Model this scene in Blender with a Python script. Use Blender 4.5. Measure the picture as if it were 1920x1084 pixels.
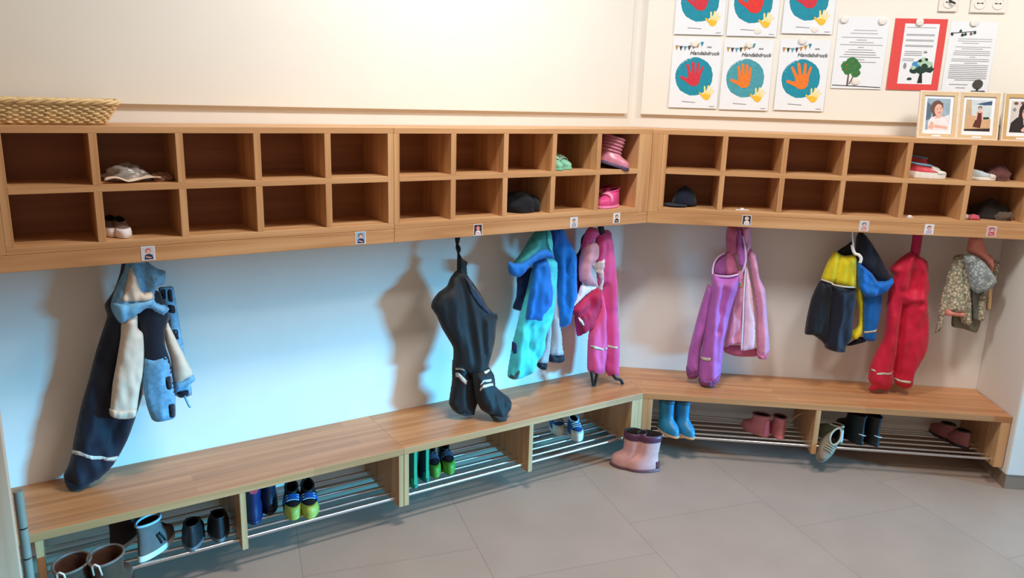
import bpy, math, random
import numpy as np
from mathutils import Vector, Matrix, noise
from mathutils.geometry import delaunay_2d_cdt

for o in list(bpy.data.objects):
    bpy.data.objects.remove(o, do_unlink=True)
scene = bpy.context.scene
COL = scene.collection
R = math.radians

# ------------------------------------------------------------------ camera, light, exposure
ZF = 0.18                                    # bench/floor offset: floor at z = 0
FPX = 1459.26
PHI = R(38.4013)                             # turn of the right wall
CAM = Vector((-2.5221, -2.9036, 1.4918 + ZF))
YAW, PITCH, ROLL = R(-32.8385), R(-13.8269), R(1.7551)
F_ = Vector((-math.sin(YAW) * math.cos(PITCH), math.cos(YAW) * math.cos(PITCH), math.sin(PITCH)))
R0 = Vector((math.cos(YAW), math.sin(YAW), 0))
U0 = R0.cross(F_)
RX = math.cos(ROLL) * R0 + math.sin(ROLL) * U0
UX = -math.sin(ROLL) * R0 + math.cos(ROLL) * U0
cam_d = bpy.data.cameras.new('camera')
cam_d.sensor_fit = 'HORIZONTAL'
cam_d.sensor_width = 36
cam_d.lens = FPX / 1920 * 36
cam_d.clip_start = 0.02
cam = bpy.data.objects.new('camera', cam_d)
COL.objects.link(cam)
M = Matrix((RX, UX, -F_)).transposed().to_4x4()
M.translation = CAM
cam.matrix_world = M
scene.camera = cam

scene.view_settings.view_transform = 'Standard'
scene.view_settings.look = 'None'
scene.view_settings.gamma = 1
scene.view_settings.exposure = 0.35

world = bpy.data.worlds.new('room_light')
scene.world = world
world.use_nodes = True
world.node_tree.nodes['Background'].inputs[0].default_value = (1.0, 0.82, 0.66, 1)
world.node_tree.nodes['Background'].inputs[1].default_value = 0.25


def area(name, loc, target, sx, sy, power, color):
    l = bpy.data.lights.new(name, 'AREA')
    l.shape = 'RECTANGLE'
    l.size, l.size_y, l.energy, l.color = sx, sy, power, color
    o = bpy.data.objects.new(name, l)
    COL.objects.link(o)
    o.location = loc
    o.rotation_euler = (Vector(target) - Vector(loc)).to_track_quat('-Z', 'Y').to_euler()
    return o


area('ceiling_lamp_light', (-1.1, -1.15, 2.95), (-1.1, -0.85, 0), 0.7, 0.25, 32, (1.0, 0.99, 0.97))
area('ceiling_lamp_light', (0.4, -1.95, 2.95), (0.4, -1.7, 0), 0.7, 0.25, 23, (1.0, 0.97, 0.93))
DX, DY = 0.669, -0.743                       # the daylight comes in from this side
WX, WY = -1.35 + 5.5 * DX, 5.5 * DY
area('window_daylight', (WX + DX * 6, WY + DY * 6, 1.62), (-1.35, 0.0, 0.62), 1.5, 0.75, 2300, (0.08, 0.56, 1.0))

# ------------------------------------------------------------------ frames: left wall (x along, room at -y) and right wall
FR = {'L': Matrix.Identity(4), 'R': Matrix.Rotation(-PHI, 4, 'Z')}
FI = {k: m.inverted() for k, m in FR.items()}


def ray(px, py):
    return F_ + RX * ((px - 960) / FPX) - UX * ((py - 542) / FPX)


def at(px, py, fr, d0, d1=None, z0=1.13, z1=0.34):
    """point of the photo on a plane standing d0 (at height z0) .. d1 (at z1) in front of a wall, in wall coordinates"""
    v = FI[fr].to_3x3() @ ray(px, py)
    c = FI[fr] @ CAM
    if d1 is None:
        d1 = d0
    k = (d1 - d0) / (z1 - z0)
    # -(c.y + t v.y) = d0 + k (c.z + t v.z - z0)
    t = (-c.y - d0 - k * (c.z - z0)) / (v.y + k * v.z)
    return c + v * t


def atz(px, py, z, fr='L'):
    v = ray(px, py)
    return FI[fr] @ (CAM + v * ((z - CAM.z) / v.z))


# ------------------------------------------------------------------ materials
def lin(c):
    return tuple(((x / 255) / 12.92 if x <= 10 else (((x / 255) + 0.055) / 1.055) ** 2.4) for x in c)


MATS = {}


def mat(name, rgb, rough=0.6, var=0.08, scale=40, bump=0.0, bscale=300, metal=0.0, sheen=0.0, stretch=(1, 1, 1), alpha=1.0, trans=0.0, spec=0.5):
    if name in MATS:
        return MATS[name]
    m = bpy.data.materials.new(name)
    m.use_nodes = True
    nt = m.node_tree
    b = nt.nodes['Principled BSDF']
    c = lin(rgb)
    tc = nt.nodes.new('ShaderNodeTexCoord')
    mp = nt.nodes.new('ShaderNodeMapping')
    mp.inputs['Scale'].default_value = stretch
    nt.links.new(tc.outputs['Object'], mp.inputs[0])
    n = nt.nodes.new('ShaderNodeTexNoise')
    n.inputs['Scale'].default_value = scale
    n.inputs['Detail'].default_value = 3
    nt.links.new(mp.outputs[0], n.inputs['Vector'])
    r = nt.nodes.new('ShaderNodeValToRGB')
    r.color_ramp.elements[0].position = 0.3
    r.color_ramp.elements[1].position = 0.7
    r.color_ramp.elements[0].color = tuple(x * (1 - var) for x in c) + (1,)
    r.color_ramp.elements[1].color = tuple(min(1, x * (1 + var)) for x in c) + (1,)
    nt.links.new(n.outputs[0], r.inputs[0])
    nt.links.new(r.outputs[0], b.inputs['Base Color'])
    b.inputs['Roughness'].default_value = rough
    b.inputs['Metallic'].default_value = metal
    b.inputs['Specular IOR Level'].default_value = spec
    if sheen:
        b.inputs['Sheen Weight'].default_value = sheen
    if alpha < 1:
        b.inputs['Alpha'].default_value = alpha
    if trans:
        b.inputs['Transmission Weight'].default_value = trans
    if bump:
        n2 = nt.nodes.new('ShaderNodeTexNoise')
        n2.inputs['Scale'].default_value = bscale
        nt.links.new(tc.outputs['Object'], n2.inputs['Vector'])
        bp = nt.nodes.new('ShaderNodeBump')
        bp.inputs['Strength'].default_value = bump
        bp.inputs['Distance'].default_value = 0.002
        nt.links.new(n2.outputs[0], bp.inputs['Height'])
        nt.links.new(bp.outputs[0], b.inputs['Normal'])
    MATS[name] = m
    return m


def wood(name, c1, c2, c3, axis='x', staves=None, rough=0.42, gscale=1.0):
    """grain stretched along an axis; staves=(length, width) glues up narrow lamellae"""
    m = bpy.data.materials.new(name)
    m.use_nodes = True
    nt = m.node_tree
    b = nt.nodes['Principled BSDF']
    tc = nt.nodes.new('ShaderNodeTexCoord')
    mp = nt.nodes.new('ShaderNodeMapping')
    s = {'x': (1.2, 28, 28), 'y': (28, 1.2, 28), 'z': (28, 28, 1.2)}[axis]
    mp.inputs['Scale'].default_value = tuple(k * gscale for k in s)
    nt.links.new(tc.outputs['Object'], mp.inputs[0])
    n = nt.nodes.new('ShaderNodeTexNoise')
    n.inputs['Scale'].default_value = 1.0
    n.inputs['Detail'].default_value = 6
    n.inputs['Distortion'].default_value = 0.6
    nt.links.new(mp.outputs[0], n.inputs['Vector'])
    r = nt.nodes.new('ShaderNodeValToRGB')
    e = r.color_ramp.elements
    e[0].position, e[1].position = 0.28, 0.72
    e[0].color = lin(c1) + (1,)
    e[1].color = lin(c3) + (1,)
    k = e.new(0.5)
    k.color = lin(c2) + (1,)
    nt.links.new(n.outputs[0], r.inputs[0])
    out = r.outputs[0]
    if staves:
        br = nt.nodes.new('ShaderNodeTexBrick')
        br.inputs['Scale'].default_value = 1
        br.inputs['Brick Width'].default_value = staves[0]
        br.inputs['Row Height'].default_value = staves[1]
        br.inputs['Mortar Size'].default_value = 0.0
        br.inputs['Color1'].default_value = (0.86, 0.81, 0.77, 1)
        br.inputs['Color2'].default_value = (1.10, 1.06, 1.02, 1)
        br.offset = 0.37
        nt.links.new(tc.outputs['Object'], br.inputs['Vector'])
        mx = nt.nodes.new('ShaderNodeMix')
        mx.data_type = 'RGBA'
        mx.blend_type = 'MULTIPLY'
        mx.inputs[0].default_value = 1.0
        nt.links.new(out, mx.inputs[6])
        nt.links.new(br.outputs['Color'], mx.inputs[7])
        out = mx.outputs[2]
    nt.links.new(out, b.inputs['Base Color'])
    b.inputs['Roughness'].default_value = rough
    bp = nt.nodes.new('ShaderNodeBump')
    bp.inputs['Strength'].default_value = 0.08
    bp.inputs['Distance'].default_value = 0.002
    nt.links.new(n.outputs[0], bp.inputs['Height'])
    nt.links.new(bp.outputs[0], b.inputs['Normal'])
    MATS[name] = m
    return m


OAK = ((180, 128, 82), (204, 154, 106), (220, 174, 126))
W_X = wood('oak_long', *OAK, axis='x')
W_Z = wood('oak_upright', *OAK, axis='z')
W_SEAT = wood('oak_seat', (172, 116, 72), (192, 136, 90), (206, 152, 106), axis='x', staves=(0.62, 0.048), rough=0.36)
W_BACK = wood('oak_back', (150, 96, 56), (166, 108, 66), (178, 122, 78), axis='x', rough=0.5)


def tiles(name):
    m = bpy.data.materials.new(name)
    m.use_nodes = True
    nt = m.node_tree
    b = nt.nodes['Principled BSDF']
    tc = nt.nodes.new('ShaderNodeTexCoord')
    mp = nt.nodes.new('ShaderNodeMapping')
    mp.vector_type = 'POINT'
    a = R(13.4)
    # u = x cos a - y sin a ; v = x sin a + y cos a ; joints at u = -0.349 + 0.646 k
    mp.inputs['Rotation'].default_value = (0, 0, a + R(90))
    # after the turn rows run along u: (x', y') = (-v, u)
    mp.inputs['Location'].default_value = (-1.104 + 0.0, 0.349, 0)
    nt.links.new(tc.outputs['Object'], mp.inputs[0])
    br = nt.nodes.new('ShaderNodeTexBrick')
    br.offset = 0.345
    br.inputs['Scale'].default_value = 1
    br.inputs['Brick Width'].default_value = 0.646
    br.inputs['Row Height'].default_value = 0.646
    br.inputs['Mortar Size'].default_value = 0.0018
    br.inputs['Mortar Smooth'].default_value = 0.2
    br.inputs['Color1'].default_value = lin((170, 150, 136)) + (1,)
    br.inputs['Color2'].default_value = lin((174, 154, 140)) + (1,)
    br.inputs['Mortar'].default_value = lin((150, 131, 118)) + (1,)
    nt.links.new(mp.outputs[0], br.inputs['Vector'])
    n = nt.nodes.new('ShaderNodeTexNoise')
    n.inputs['Scale'].default_value = 5
    n.inputs['Detail'].default_value = 5
    nt.links.new(tc.outputs['Object'], n.inputs['Vector'])
    r = nt.nodes.new('ShaderNodeValToRGB')
    r.color_ramp.elements[0].color = (0.86, 0.86, 0.86, 1)
    r.color_ramp.elements[1].color = (1.08, 1.08, 1.08, 1)
    nt.links.new(n.outputs[0], r.inputs[0])
    mx = nt.nodes.new('ShaderNodeMix')
    mx.data_type = 'RGBA'
    mx.blend_type = 'MULTIPLY'
    mx.inputs[0].default_value = 1
    nt.links.new(br.outputs['Color'], mx.inputs[6])
    nt.links.new(r.outputs[0], mx.inputs[7])
    nt.links.new(mx.outputs[2], b.inputs['Base Color'])
    b.inputs['Roughness'].default_value = 0.42
    MATS[name] = m
    return m


FLOOR = tiles('greige_tile')
SKIRT = mat('tile_skirting', (146, 124, 106), 0.5, 0.05, 12)
WALL = mat('wall_paint', (232, 228, 220), 0.85, 0.015, 8, 0.05, 250)
BOARD = mat('board_white', (238, 235, 226), 0.35, 0.01, 6)
STEEL = mat('steel', (215, 215, 215), 0.28, 0.03, 60, metal=1.0)
PAPER = mat('paper_white', (232, 237, 244), 0.8, 0.01, 20)
WHITE = mat('white_plastic', (235, 232, 226), 0.35, 0.01, 20)
INK = mat('ink_black', (30, 32, 32), 0.7)
GREYINK = mat('ink_grey', (140, 140, 142), 0.8)

# ------------------------------------------------------------------ mesh building
class MB:
    def __init__(s):
        s.v, s.f, s.m = [], [], []

    def add(s, vs, fs, mi=0):
        n = len(s.v)
        s.v += [tuple(v) for v in vs]
        s.f += [tuple(i + n for i in f) for f in fs]
        s.m += [mi] * len(fs)
        return s

    def box(s, x0, x1, y0, y1, z0, z1, mi=0):
        vs = [(x, y, z) for x in (x0, x1) for y in (y0, y1) for z in (z0, z1)]
        return s.add(vs, [(0, 1, 3, 2), (4, 6, 7, 5), (0, 4, 5, 1), (2, 3, 7, 6), (0, 2, 6, 4), (1, 5, 7, 3)], mi)

    def prism(s, pts, z0, z1, mi=0):
        n = len(pts)
        vs = [(p[0], p[1], z0) for p in pts] + [(p[0], p[1], z1) for p in pts]
        fs = [tuple(range(n - 1, -1, -1)), tuple(range(n, 2 * n))]
        fs += [(i, (i + 1) % n, n + (i + 1) % n, n + i) for i in range(n)]
        return s.add(vs, fs, mi)

    def loft(s, rings, cap0=True, cap1=True, closed=True, mi=0):
        n = len(rings[0])
        vs = [p for r in rings for p in r]
        fs = []
        for k in range(len(rings) - 1):
            for i in range(n if closed else n - 1):
                j = (i + 1) % n
                fs.append((k * n + i, k * n + j, (k + 1) * n + j, (k + 1) * n + i))
        if cap0:
            fs.append(tuple(range(n - 1, -1, -1)))
        if cap1:
            fs.append(tuple((len(rings) - 1) * n + i for i in range(n)))
        return s.add(vs, fs, mi)

    def tube(s, pts, r, n=8, closed=False, mi=0):
        pts = [Vector(p) for p in pts]
        N = len(pts)
        rings = []
        up = Vector((0, 0, 1))
        for i, p in enumerate(pts):
            a = pts[(i - 1) % N] if (closed or i > 0) else p
            b = pts[(i + 1) % N] if (closed or i < N - 1) else p
            t = (b - a)
            t = t.normalized() if t.length > 1e-9 else Vector((1, 0, 0))
            if i == 0:
                u = up if abs(t.z) < 0.9 else Vector((1, 0, 0))
            u = (u - t * u.dot(t))
            u = u.normalized() if u.length > 1e-6 else t.orthogonal().normalized()
            w = t.cross(u)
            rr = r[i] if isinstance(r, (list, tuple)) else r
            rings.append([p + (u * math.cos(2 * math.pi * k / n) + w * math.sin(2 * math.pi * k / n)) * rr for k in range(n)])
        if closed:
            rings.append(rings[0])
            return s.loft(rings, False, False, mi=mi)
        return s.loft(rings, mi=mi)

    def moved(s, m):
        s.v = [tuple(m @ Vector(p)) for p in s.v]
        return s


def link_mesh(name, mb, mats, parent=None, off=(0, 0, 0), smooth=False, bevel=0.0, auto=None):
    me = bpy.data.meshes.new(name)
    ox, oy, oz = off
    me.from_pydata([(a - ox, b - oy, c - oz) for a, b, c in mb.v], [], mb.f)
    if not isinstance(mats, (list, tuple)):
        mats = [mats]
    for m in mats:
        me.materials.append(m)
    me.polygons.foreach_set('material_index', mb.m)
    if smooth:
        me.polygons.foreach_set('use_smooth', [True] * len(me.polygons))
        if auto:
            me.set_sharp_from_angle(angle=R(auto))
    me.validate()
    me.update()
    o = bpy.data.objects.new(name, me)
    COL.objects.link(o)
    if parent:
        o.parent = parent
    if bevel:
        b = o.modifiers.new('bevel', 'BEVEL')
        b.width = bevel
        b.segments = 2
        b.limit_method = 'ANGLE'
    return o


def tag(o, label, cat, group=None, kind=None):
    o['label'] = label
    o['category'] = cat
    if group:
        o['group'] = group
    if kind:
        o['kind'] = kind
    return o


class Thing:
    """an Empty at the base of a thing; parts are given in the coordinates of its wall frame"""
    def __init__(s, name, label, cat, fr='L', base=(0, 0, 0), group=None):
        s.fr, s.base = fr, tuple(base)
        s.o = bpy.data.objects.new(name, None)
        s.o.empty_display_size = 0.05
        COL.objects.link(s.o)
        s.o.location = FR[fr] @ Vector(base)
        s.o.rotation_euler = (0, 0, 0 if fr == 'L' else -PHI)
        tag(s.o, label, cat, group)

    def part(s, name, mb, mats, parent=None, **k):
        return link_mesh(name, mb, mats, parent or s.o, s.base, **k)


def solo(name, mb, mats, label, cat, fr='L', base=(0, 0, 0), group=None, **k):
    o = link_mesh(name, mb, mats, None, base, **k)
    o.location = FR[fr] @ Vector(base)
    o.rotation_euler = (0, 0, 0 if fr == 'L' else -PHI)
    return tag(o, label, cat, group)


def struct(name, mb, mats, fr='L', **k):
    o = link_mesh(name, mb, mats, **k)
    o.matrix_world = FR[fr]
    o['kind'] = 'structure'
    return o


def tubes_of(fr, pix, d):
    return [at(x, y, fr, d) for x, y in pix]

# ------------------------------------------------------------------ the room
SE = 1.772                                     # where the right wall ends
struct('floor', MB().box(-5, 4, -5.5, 0.3, -0.08, 0), FLOOR)
struct('wall_left', MB().box(-4.2, 0.08, 0.0, 0.15, 0.07, 2.75), WALL)
struct('wall_right', MB().box(-0.02, SE + 0.2, 0.0, 0.15, 0.07, 2.75), WALL, 'R')
struct('wall_return', MB().box(SE, SE + 2.2, -0.385, 0.0, 0.07, 2.75), WALL, 'R', bevel=0.006)
struct('baseboard_left', MB().box(-4.2, 0.08, 0.006, 0.12, 0, 0.07), SKIRT)
struct('baseboard_right', MB().box(-0.02, SE + 0.2, 0.006, 0.12, 0, 0.07), SKIRT, 'R')
struct('baseboard_return', MB().box(SE + 0.006, SE + 2.2, -0.379, 0.0, 0, 0.07), SKIRT, 'R')

# added unseen wall and low window, shaped to cut daylight off the upper walls
WM = Matrix.Translation((WX, WY, 0)) @ Matrix.Rotation(math.atan2(DX, -DY), 4, 'Z')
m = MB()
for a in ((-2.9, -1.35, 0, 2.75), (0.62, 2.3, 0, 2.75), (-1.35, 0.62, 0, 0.22), (-1.35, 0.62, 1.22, 2.75)):
    m.box(a[0], a[1], -0.16, 0.0, a[2], a[3])
o = link_mesh('wall_light_cutoff', m, WALL)
o.matrix_world = WM
o['kind'] = 'structure'
m = MB()
for a in ((-1.35, -1.30, 0.22, 1.22), (0.57, 0.62, 0.22, 1.22), (-1.30, 0.57, 0.22, 0.27), (-1.30, 0.57, 1.19, 1.22)):
    m.box(a[0], a[1], -0.10, -0.05, a[2], a[3])
o = link_mesh('added_low_window', m, WHITE, bevel=0.003)
o.matrix_world = WM
o['kind'] = 'structure'
# ------------------------------------------------------------------ cubby shelves
DS, TH = 0.2532, 0.0225
ZT, ZM1, ZM2, ZB, ZR = 1.3730 + ZF, 1.1987 + ZF, 1.1776 + ZF, 1.0248 + ZF, 0.9513 + ZF
CS = -DS * math.tan(PHI / 2)


def shelf(name, label, fr, xs, xl, xr, mitre, group, hooks):
    """xs: centres of the uprights; xl, xr: ends of the front; mitre 'L'/'R'/None end that runs into the corner"""
    t = Thing(name, label, 'shelf', fr, (xs[0], 0, ZR), group)
    bl = 0 if mitre == 'L' else xl
    brr = 0 if mitre == 'R' else xr
    t.part('top_board', MB().prism([(xl, -DS), (xr, -DS), (brr, -0.001), (bl, -0.001)], ZT - TH * 0.95, ZT), W_X, bevel=0.0015)
    a, b = xs[0] - TH / 2, xs[-1] + TH / 2
    t.part('bottom_board', MB().box(a, b, -DS, -0.012, ZB - TH, ZB), W_X, bevel=0.001)
    t.part('middle_shelf', MB().box(a + TH, b - TH, -DS, -0.012, ZM2, ZM1), W_X, bevel=0.001)
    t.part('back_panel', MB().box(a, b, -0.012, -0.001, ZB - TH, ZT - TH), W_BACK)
    for i, x in enumerate(xs):
        if i in (0, len(xs) - 1):
            t.part('side_panel', MB().box(x - TH / 2, x + TH / 2, -DS, -0.012, ZB, ZT - TH * 0.95), W_Z, bevel=0.001)
        else:
            for z0, z1 in ((ZB, ZM2), (ZM1, ZT - TH * 0.95)):
                t.part('divider', MB().box(x - TH / 2, x + TH / 2, -DS, -0.012, z0, z1), W_Z, bevel=0.001)
    if xl < a - 0.002:
        t.part('end_stile', MB().box(xl, a - 0.0006, -DS, -DS + 0.02, ZB - TH, ZT - TH * 0.95), W_Z, bevel=0.001)
    if xr > b + 0.002:
        t.part('end_stile', MB().box(b + 0.0006, xr, -DS, -DS + 0.02, ZB - TH, ZT - TH * 0.95), W_Z, bevel=0.001)
    t.part('front_rail', MB().box(xl, xr, -DS - 0.0005, -DS + 0.02, ZR, ZB - TH - 0.0008), W_X, bevel=0.0015)
    t.part('hook_rail', MB().box(a, b, -0.145, -0.115, ZB - TH - 0.025, ZB - TH), W_X)
    for x in hooks:
        m = MB()
        zt = ZB - TH - 0.025
        pts = [(x, -0.13, zt), (x, -0.13, zt - 0.015), (x, -0.133, zt - 0.025), (x, -0.142, zt - 0.034), (x, -0.155, zt - 0.037), (x, -0.168, zt - 0.033), (x, -0.175, zt - 0.022)]
        m.tube(pts, 0.0035, 8)
        t.part('coat_hook', m, STEEL, smooth=True)
    return t


X0, P1, X5, P2, S0, PR = -2.5496, 0.24, -1.3299, 0.2356, 0.1467, 0.2625
XJ = X5 - TH / 2 - 0.0005
shelf('cubby_shelf', 'left oak cubby shelf of ten compartments with the wicker basket on top', 'L', [X0 + P1 * i for i in range(5)] + [XJ - TH / 2 - 0.0005],
      -2.66, XJ - 0.0005, None, 'wall mounted cubby shelves', [-2.13])
shelf('cubby_shelf', 'middle oak cubby shelf of ten compartments, ending at the room corner', 'L', [X5 + P2 * i for i in range(6)], XJ + 0.0005, CS - 0.0005, 'R',
      'wall mounted cubby shelves', [-1.06, -0.62, -0.33])
SHR = shelf('cubby_shelf', 'right oak cubby shelf of twelve compartments under the three photo frames', 'R', [S0 + PR * i for i in range(7)], -CS + 0.0005, SE - 0.003, 'L',
      'wall mounted cubby shelves', [0.60, 1.05, 1.33, 1.58])

# ------------------------------------------------------------------ benches with shoe racks
DB = 0.3561
ZK1, ZK2, ZD, ZROD = 0.1611 + ZF, 0.1326 + ZF, -0.088 + ZF, -0.062 + ZF
CBX = -DB * math.tan(PHI / 2)
RODY = [(-0.322, 0.0068), (-0.272, 0.0052), (-0.217, 0.0052), (-0.164, 0.0052), (-0.110, 0.0052), (-0.054, 0.0052)]


def bench(label, fr, xl, xr, mitre, div, group, stile=None):
    """div: list of (x0, x1, kind) uprights"""
    t = Thing('bench', label, 'bench', fr, (xl, 0, ZD), group)
    bl = 0 if mitre == 'L' else xl
    brr = 0 if mitre == 'R' else xr
    t.part('seat', MB().prism([(xl, -DB), (xr, -DB), (brr, -0.001), (bl, -0.001)], ZK2, ZK1), W_SEAT, bevel=0.001)
    for x0, x1, kind in div:
        t.part(kind, MB().box(x0, x1, -DB + 0.001, -0.001, ZD, ZK2 - 0.0005), W_Z, bevel=0.0015)
    if stile:
        t.part('corner_stile', MB().box(stile[0], stile[1], -DB + 0.001, -DB + 0.021, ZD, ZK2 - 0.0005), W_Z, bevel=0.001)
    for (a0, a1, _), (b0, b1, _) in zip(div[:-1], div[1:]):
        for y, r in RODY:
            t.part('shoe_rod', MB().tube([(a1 - 0.004, y, ZROD), (b0 + 0.004, y, ZROD)], r, 12), STEEL, smooth=True, auto=40)
    return t


bench('left oak bench with steel shoe rods under the bare stretch of wall', 'L', -2.72, -1.35265, None,
      [(-2.582, -2.560, 'side_panel'), (-1.974, -1.953, 'divider'), (-1.3745, -1.3535, 'side_panel')], 'benches with shoe racks')
bench('middle oak bench with steel shoe rods under the hanging black dungarees', 'L', -1.35235, CBX - 0.0002, 'R',
      [(-1.3515, -1.331, 'side_panel'), (-0.766, -0.745, 'divider'), (-0.190, -0.168, 'side_panel')], 'benches with shoe racks', (-0.1675, CBX))
bench('right oak bench with steel shoe rods running to the wall corner', 'R', -CBX + 0.0002, SE - 0.003, 'L',
      [(0.148, 0.170, 'side_panel'), (0.916, 0.939, 'divider'), (1.727, SE - 0.004, 'side_panel')], 'benches with shoe racks', (-CBX, 0.1475))

# ------------------------------------------------------------------ boards on the walls, sockets, door
def board(label, fr, x0, x1, z0, z1):
    t = Thing('whiteboard', label, 'whiteboard', fr, ((x0 + x1) / 2, 0, z0))
    t.part('panel', MB().box(x0, x1, -0.02, -0.001, z0, z1), BOARD, bevel=0.002)
    return t


ZBD = 1.433 + ZF
mb = MB().box(-3.6, -0.042, -0.02, -0.001, ZBD, 2.68)
solo('whiteboard', mb, BOARD, 'large empty white board on the left wall above the basket', 'whiteboard', 'L', (-1.8, 0, ZBD), bevel=0.002)
mb = MB().box(0.042, SE - 0.004, -0.02, -0.001, ZBD, 2.68)
solo('whiteboard', mb, BOARD, 'white magnetic board on the right wall, hung with handprint posters', 'whiteboard', 'R', (0.9, 0, ZBD), bevel=0.002)


def ngon(cx, cz, rx, rz, n=36, jit=0.0, seed=0, a0=0.0):
    rnd = random.Random(seed)
    return [(cx + rx * math.cos(a0 + 2 * math.pi * i / n) * (1 + rnd.uniform(-jit, jit)), cz + rz * math.sin(a0 + 2 * math.pi * i / n) * (1 + rnd.uniform(-jit, jit))) for i in range(n)]


def capsule(x0, z0, x1, z1, r, r1=None, n=8):
    r1 = r1 or r
    a = math.atan2(z1 - z0, x1 - x0)
    o = [(x1 + r1 * math.cos(a - math.pi / 2 + math.pi * k / n), z1 + r1 * math.sin(a - math.pi / 2 + math.pi * k / n)) for k in range(n + 1)]
    o += [(x0 + r * math.cos(a + math.pi / 2 + math.pi * k / n), z0 + r * math.sin(a + math.pi / 2 + math.pi * k / n)) for k in range(n + 1)]
    return o


def sheet(name, label, cat, fr, x, z, w, h, d, shapes, paper=None, group=None, thick=0.0007, rot=0.0, tilt=0.0, text=None, base_mats=None):
    """paper of width w, height h whose lower left corner is (x, z), d in front of the wall; shapes: (outline in 0..1 x 0..1 units of w and w, material)"""
    mats = [paper or PAPER]
    m = MB().box(0, w, -thick, 0, 0, h)
    lay = thick
    for pts, mt in shapes:
        if mt not in mats:
            mats.append(mt)
        lay += 0.00006
        m.add([(px * w, -lay, pz * w) for px, pz in pts], [tuple(range(len(pts)))], mats.index(mt))
    o = link_mesh(name, m, mats)
    mw = FR[fr] @ Matrix.Translation((x, -d, z)) @ Matrix.Translation((w / 2, 0, h)) @ Matrix.Rotation(rot, 4, 'Y') @ Matrix.Rotation(tilt, 4, 'X') @ Matrix.Translation((-w / 2, 0, -h))
    o.matrix_world = mw
    tag(o, label, cat, group)
    if text:
        for s, tx, tz, size, mt, shear in text:
            c = bpy.data.curves.new('lettering', 'FONT')
            c.body = s
            c.size = size * w
            c.shear = shear
            c.extrude = 0.00005
            c.offset = 0.0002
            c.space_character = 1.02
            c.materials.append(mt)
            tmp = bpy.data.objects.new('lettering', c)
            COL.objects.link(tmp)
            me = bpy.data.meshes.new_from_object(tmp.evaluated_get(bpy.context.evaluated_depsgraph_get()))
            bpy.data.objects.remove(tmp)
            to = bpy.data.objects.new('lettering', me)
            COL.objects.link(to)
            to.parent = o
            to.location = (tx * w, -lay - 0.0002, tz * w)
            to.rotation_euler = (R(90), 0, 0)
    return o


def magnet(fr, px, py, d, label):
    p = at(px, py, fr, d + 0.004)
    m = MB()
    prof = [(0.0165, 0), (0.0165, 0.004), (0.0155, 0.0065), (0.012, 0.0075)]
    rings = [[(p.x + r * math.cos(2 * math.pi * k / 24), -d - y, p.z + r * math.sin(2 * math.pi * k / 24)) for k in range(24)] for r, y in prof]
    m.loft(rings)
    solo('round_magnet', m, WHITE, label, 'magnet', fr, (p.x, -d, p.z), 'round white magnets', smooth=True, auto=35)


TEAL = mat('print_teal', (20, 140, 165), 0.8, 0.08, 60)
TEAL2 = mat('print_teal_pale', (70, 155, 170), 0.8, 0.10, 60)
PRED = mat('hand_red', (206, 44, 62), 0.7, 0.1, 90)
PRED2 = mat('hand_bright_red', (222, 48, 44), 0.7, 0.1, 90)
PORA = mat('hand_orange', (232, 122, 36), 0.7, 0.1, 90)
PYEL = mat('hand_yellow', (240, 190, 50), 0.7, 0.06, 90)
PYEL2 = mat('hand_pale_yellow', (246, 224, 150), 0.7, 0.06, 90)
OCHRE = mat('print_ochre', (190, 140, 50), 0.8)


def hand(cx, cz, s, rot, mt, spread=1.0, mt2=None):
    """hand print: palm, four fingers of unequal length, thumb at the side (to the left)"""
    out = []
    c, sn = math.cos(rot), math.sin(rot)

    def tr(pts):
        return [(cx + s * (x * c - z * sn), cz + s * (x * sn + z * c)) for x, z in pts]
    palm = [(-0.30, -0.42), (-0.12, -0.52), (0.14, -0.52), (0.32, -0.38), (0.40, -0.05), (0.38, 0.22), (0.2, 0.3), (-0.12, 0.3), (-0.34, 0.2), (-0.40, -0.1)]
    out.append((tr(palm), mt))
    for bx, ang, ln, r in ((-0.27, 0.30, 0.62, 0.095), (-0.06, 0.08, 0.74, 0.10), (0.15, -0.10, 0.68, 0.095), (0.33, -0.32, 0.5, 0.085)):
        a = ang * spread
        out.append((tr(capsule(bx, 0.15, bx - math.sin(a) * ln, 0.15 + math.cos(a) * ln, r, r * 0.85)), mt2 or mt))
    out.append((tr(capsule(-0.22, -0.28, -0.78, 0.0, 0.13, 0.085)), mt2 if False else mt))
    return out


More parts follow.
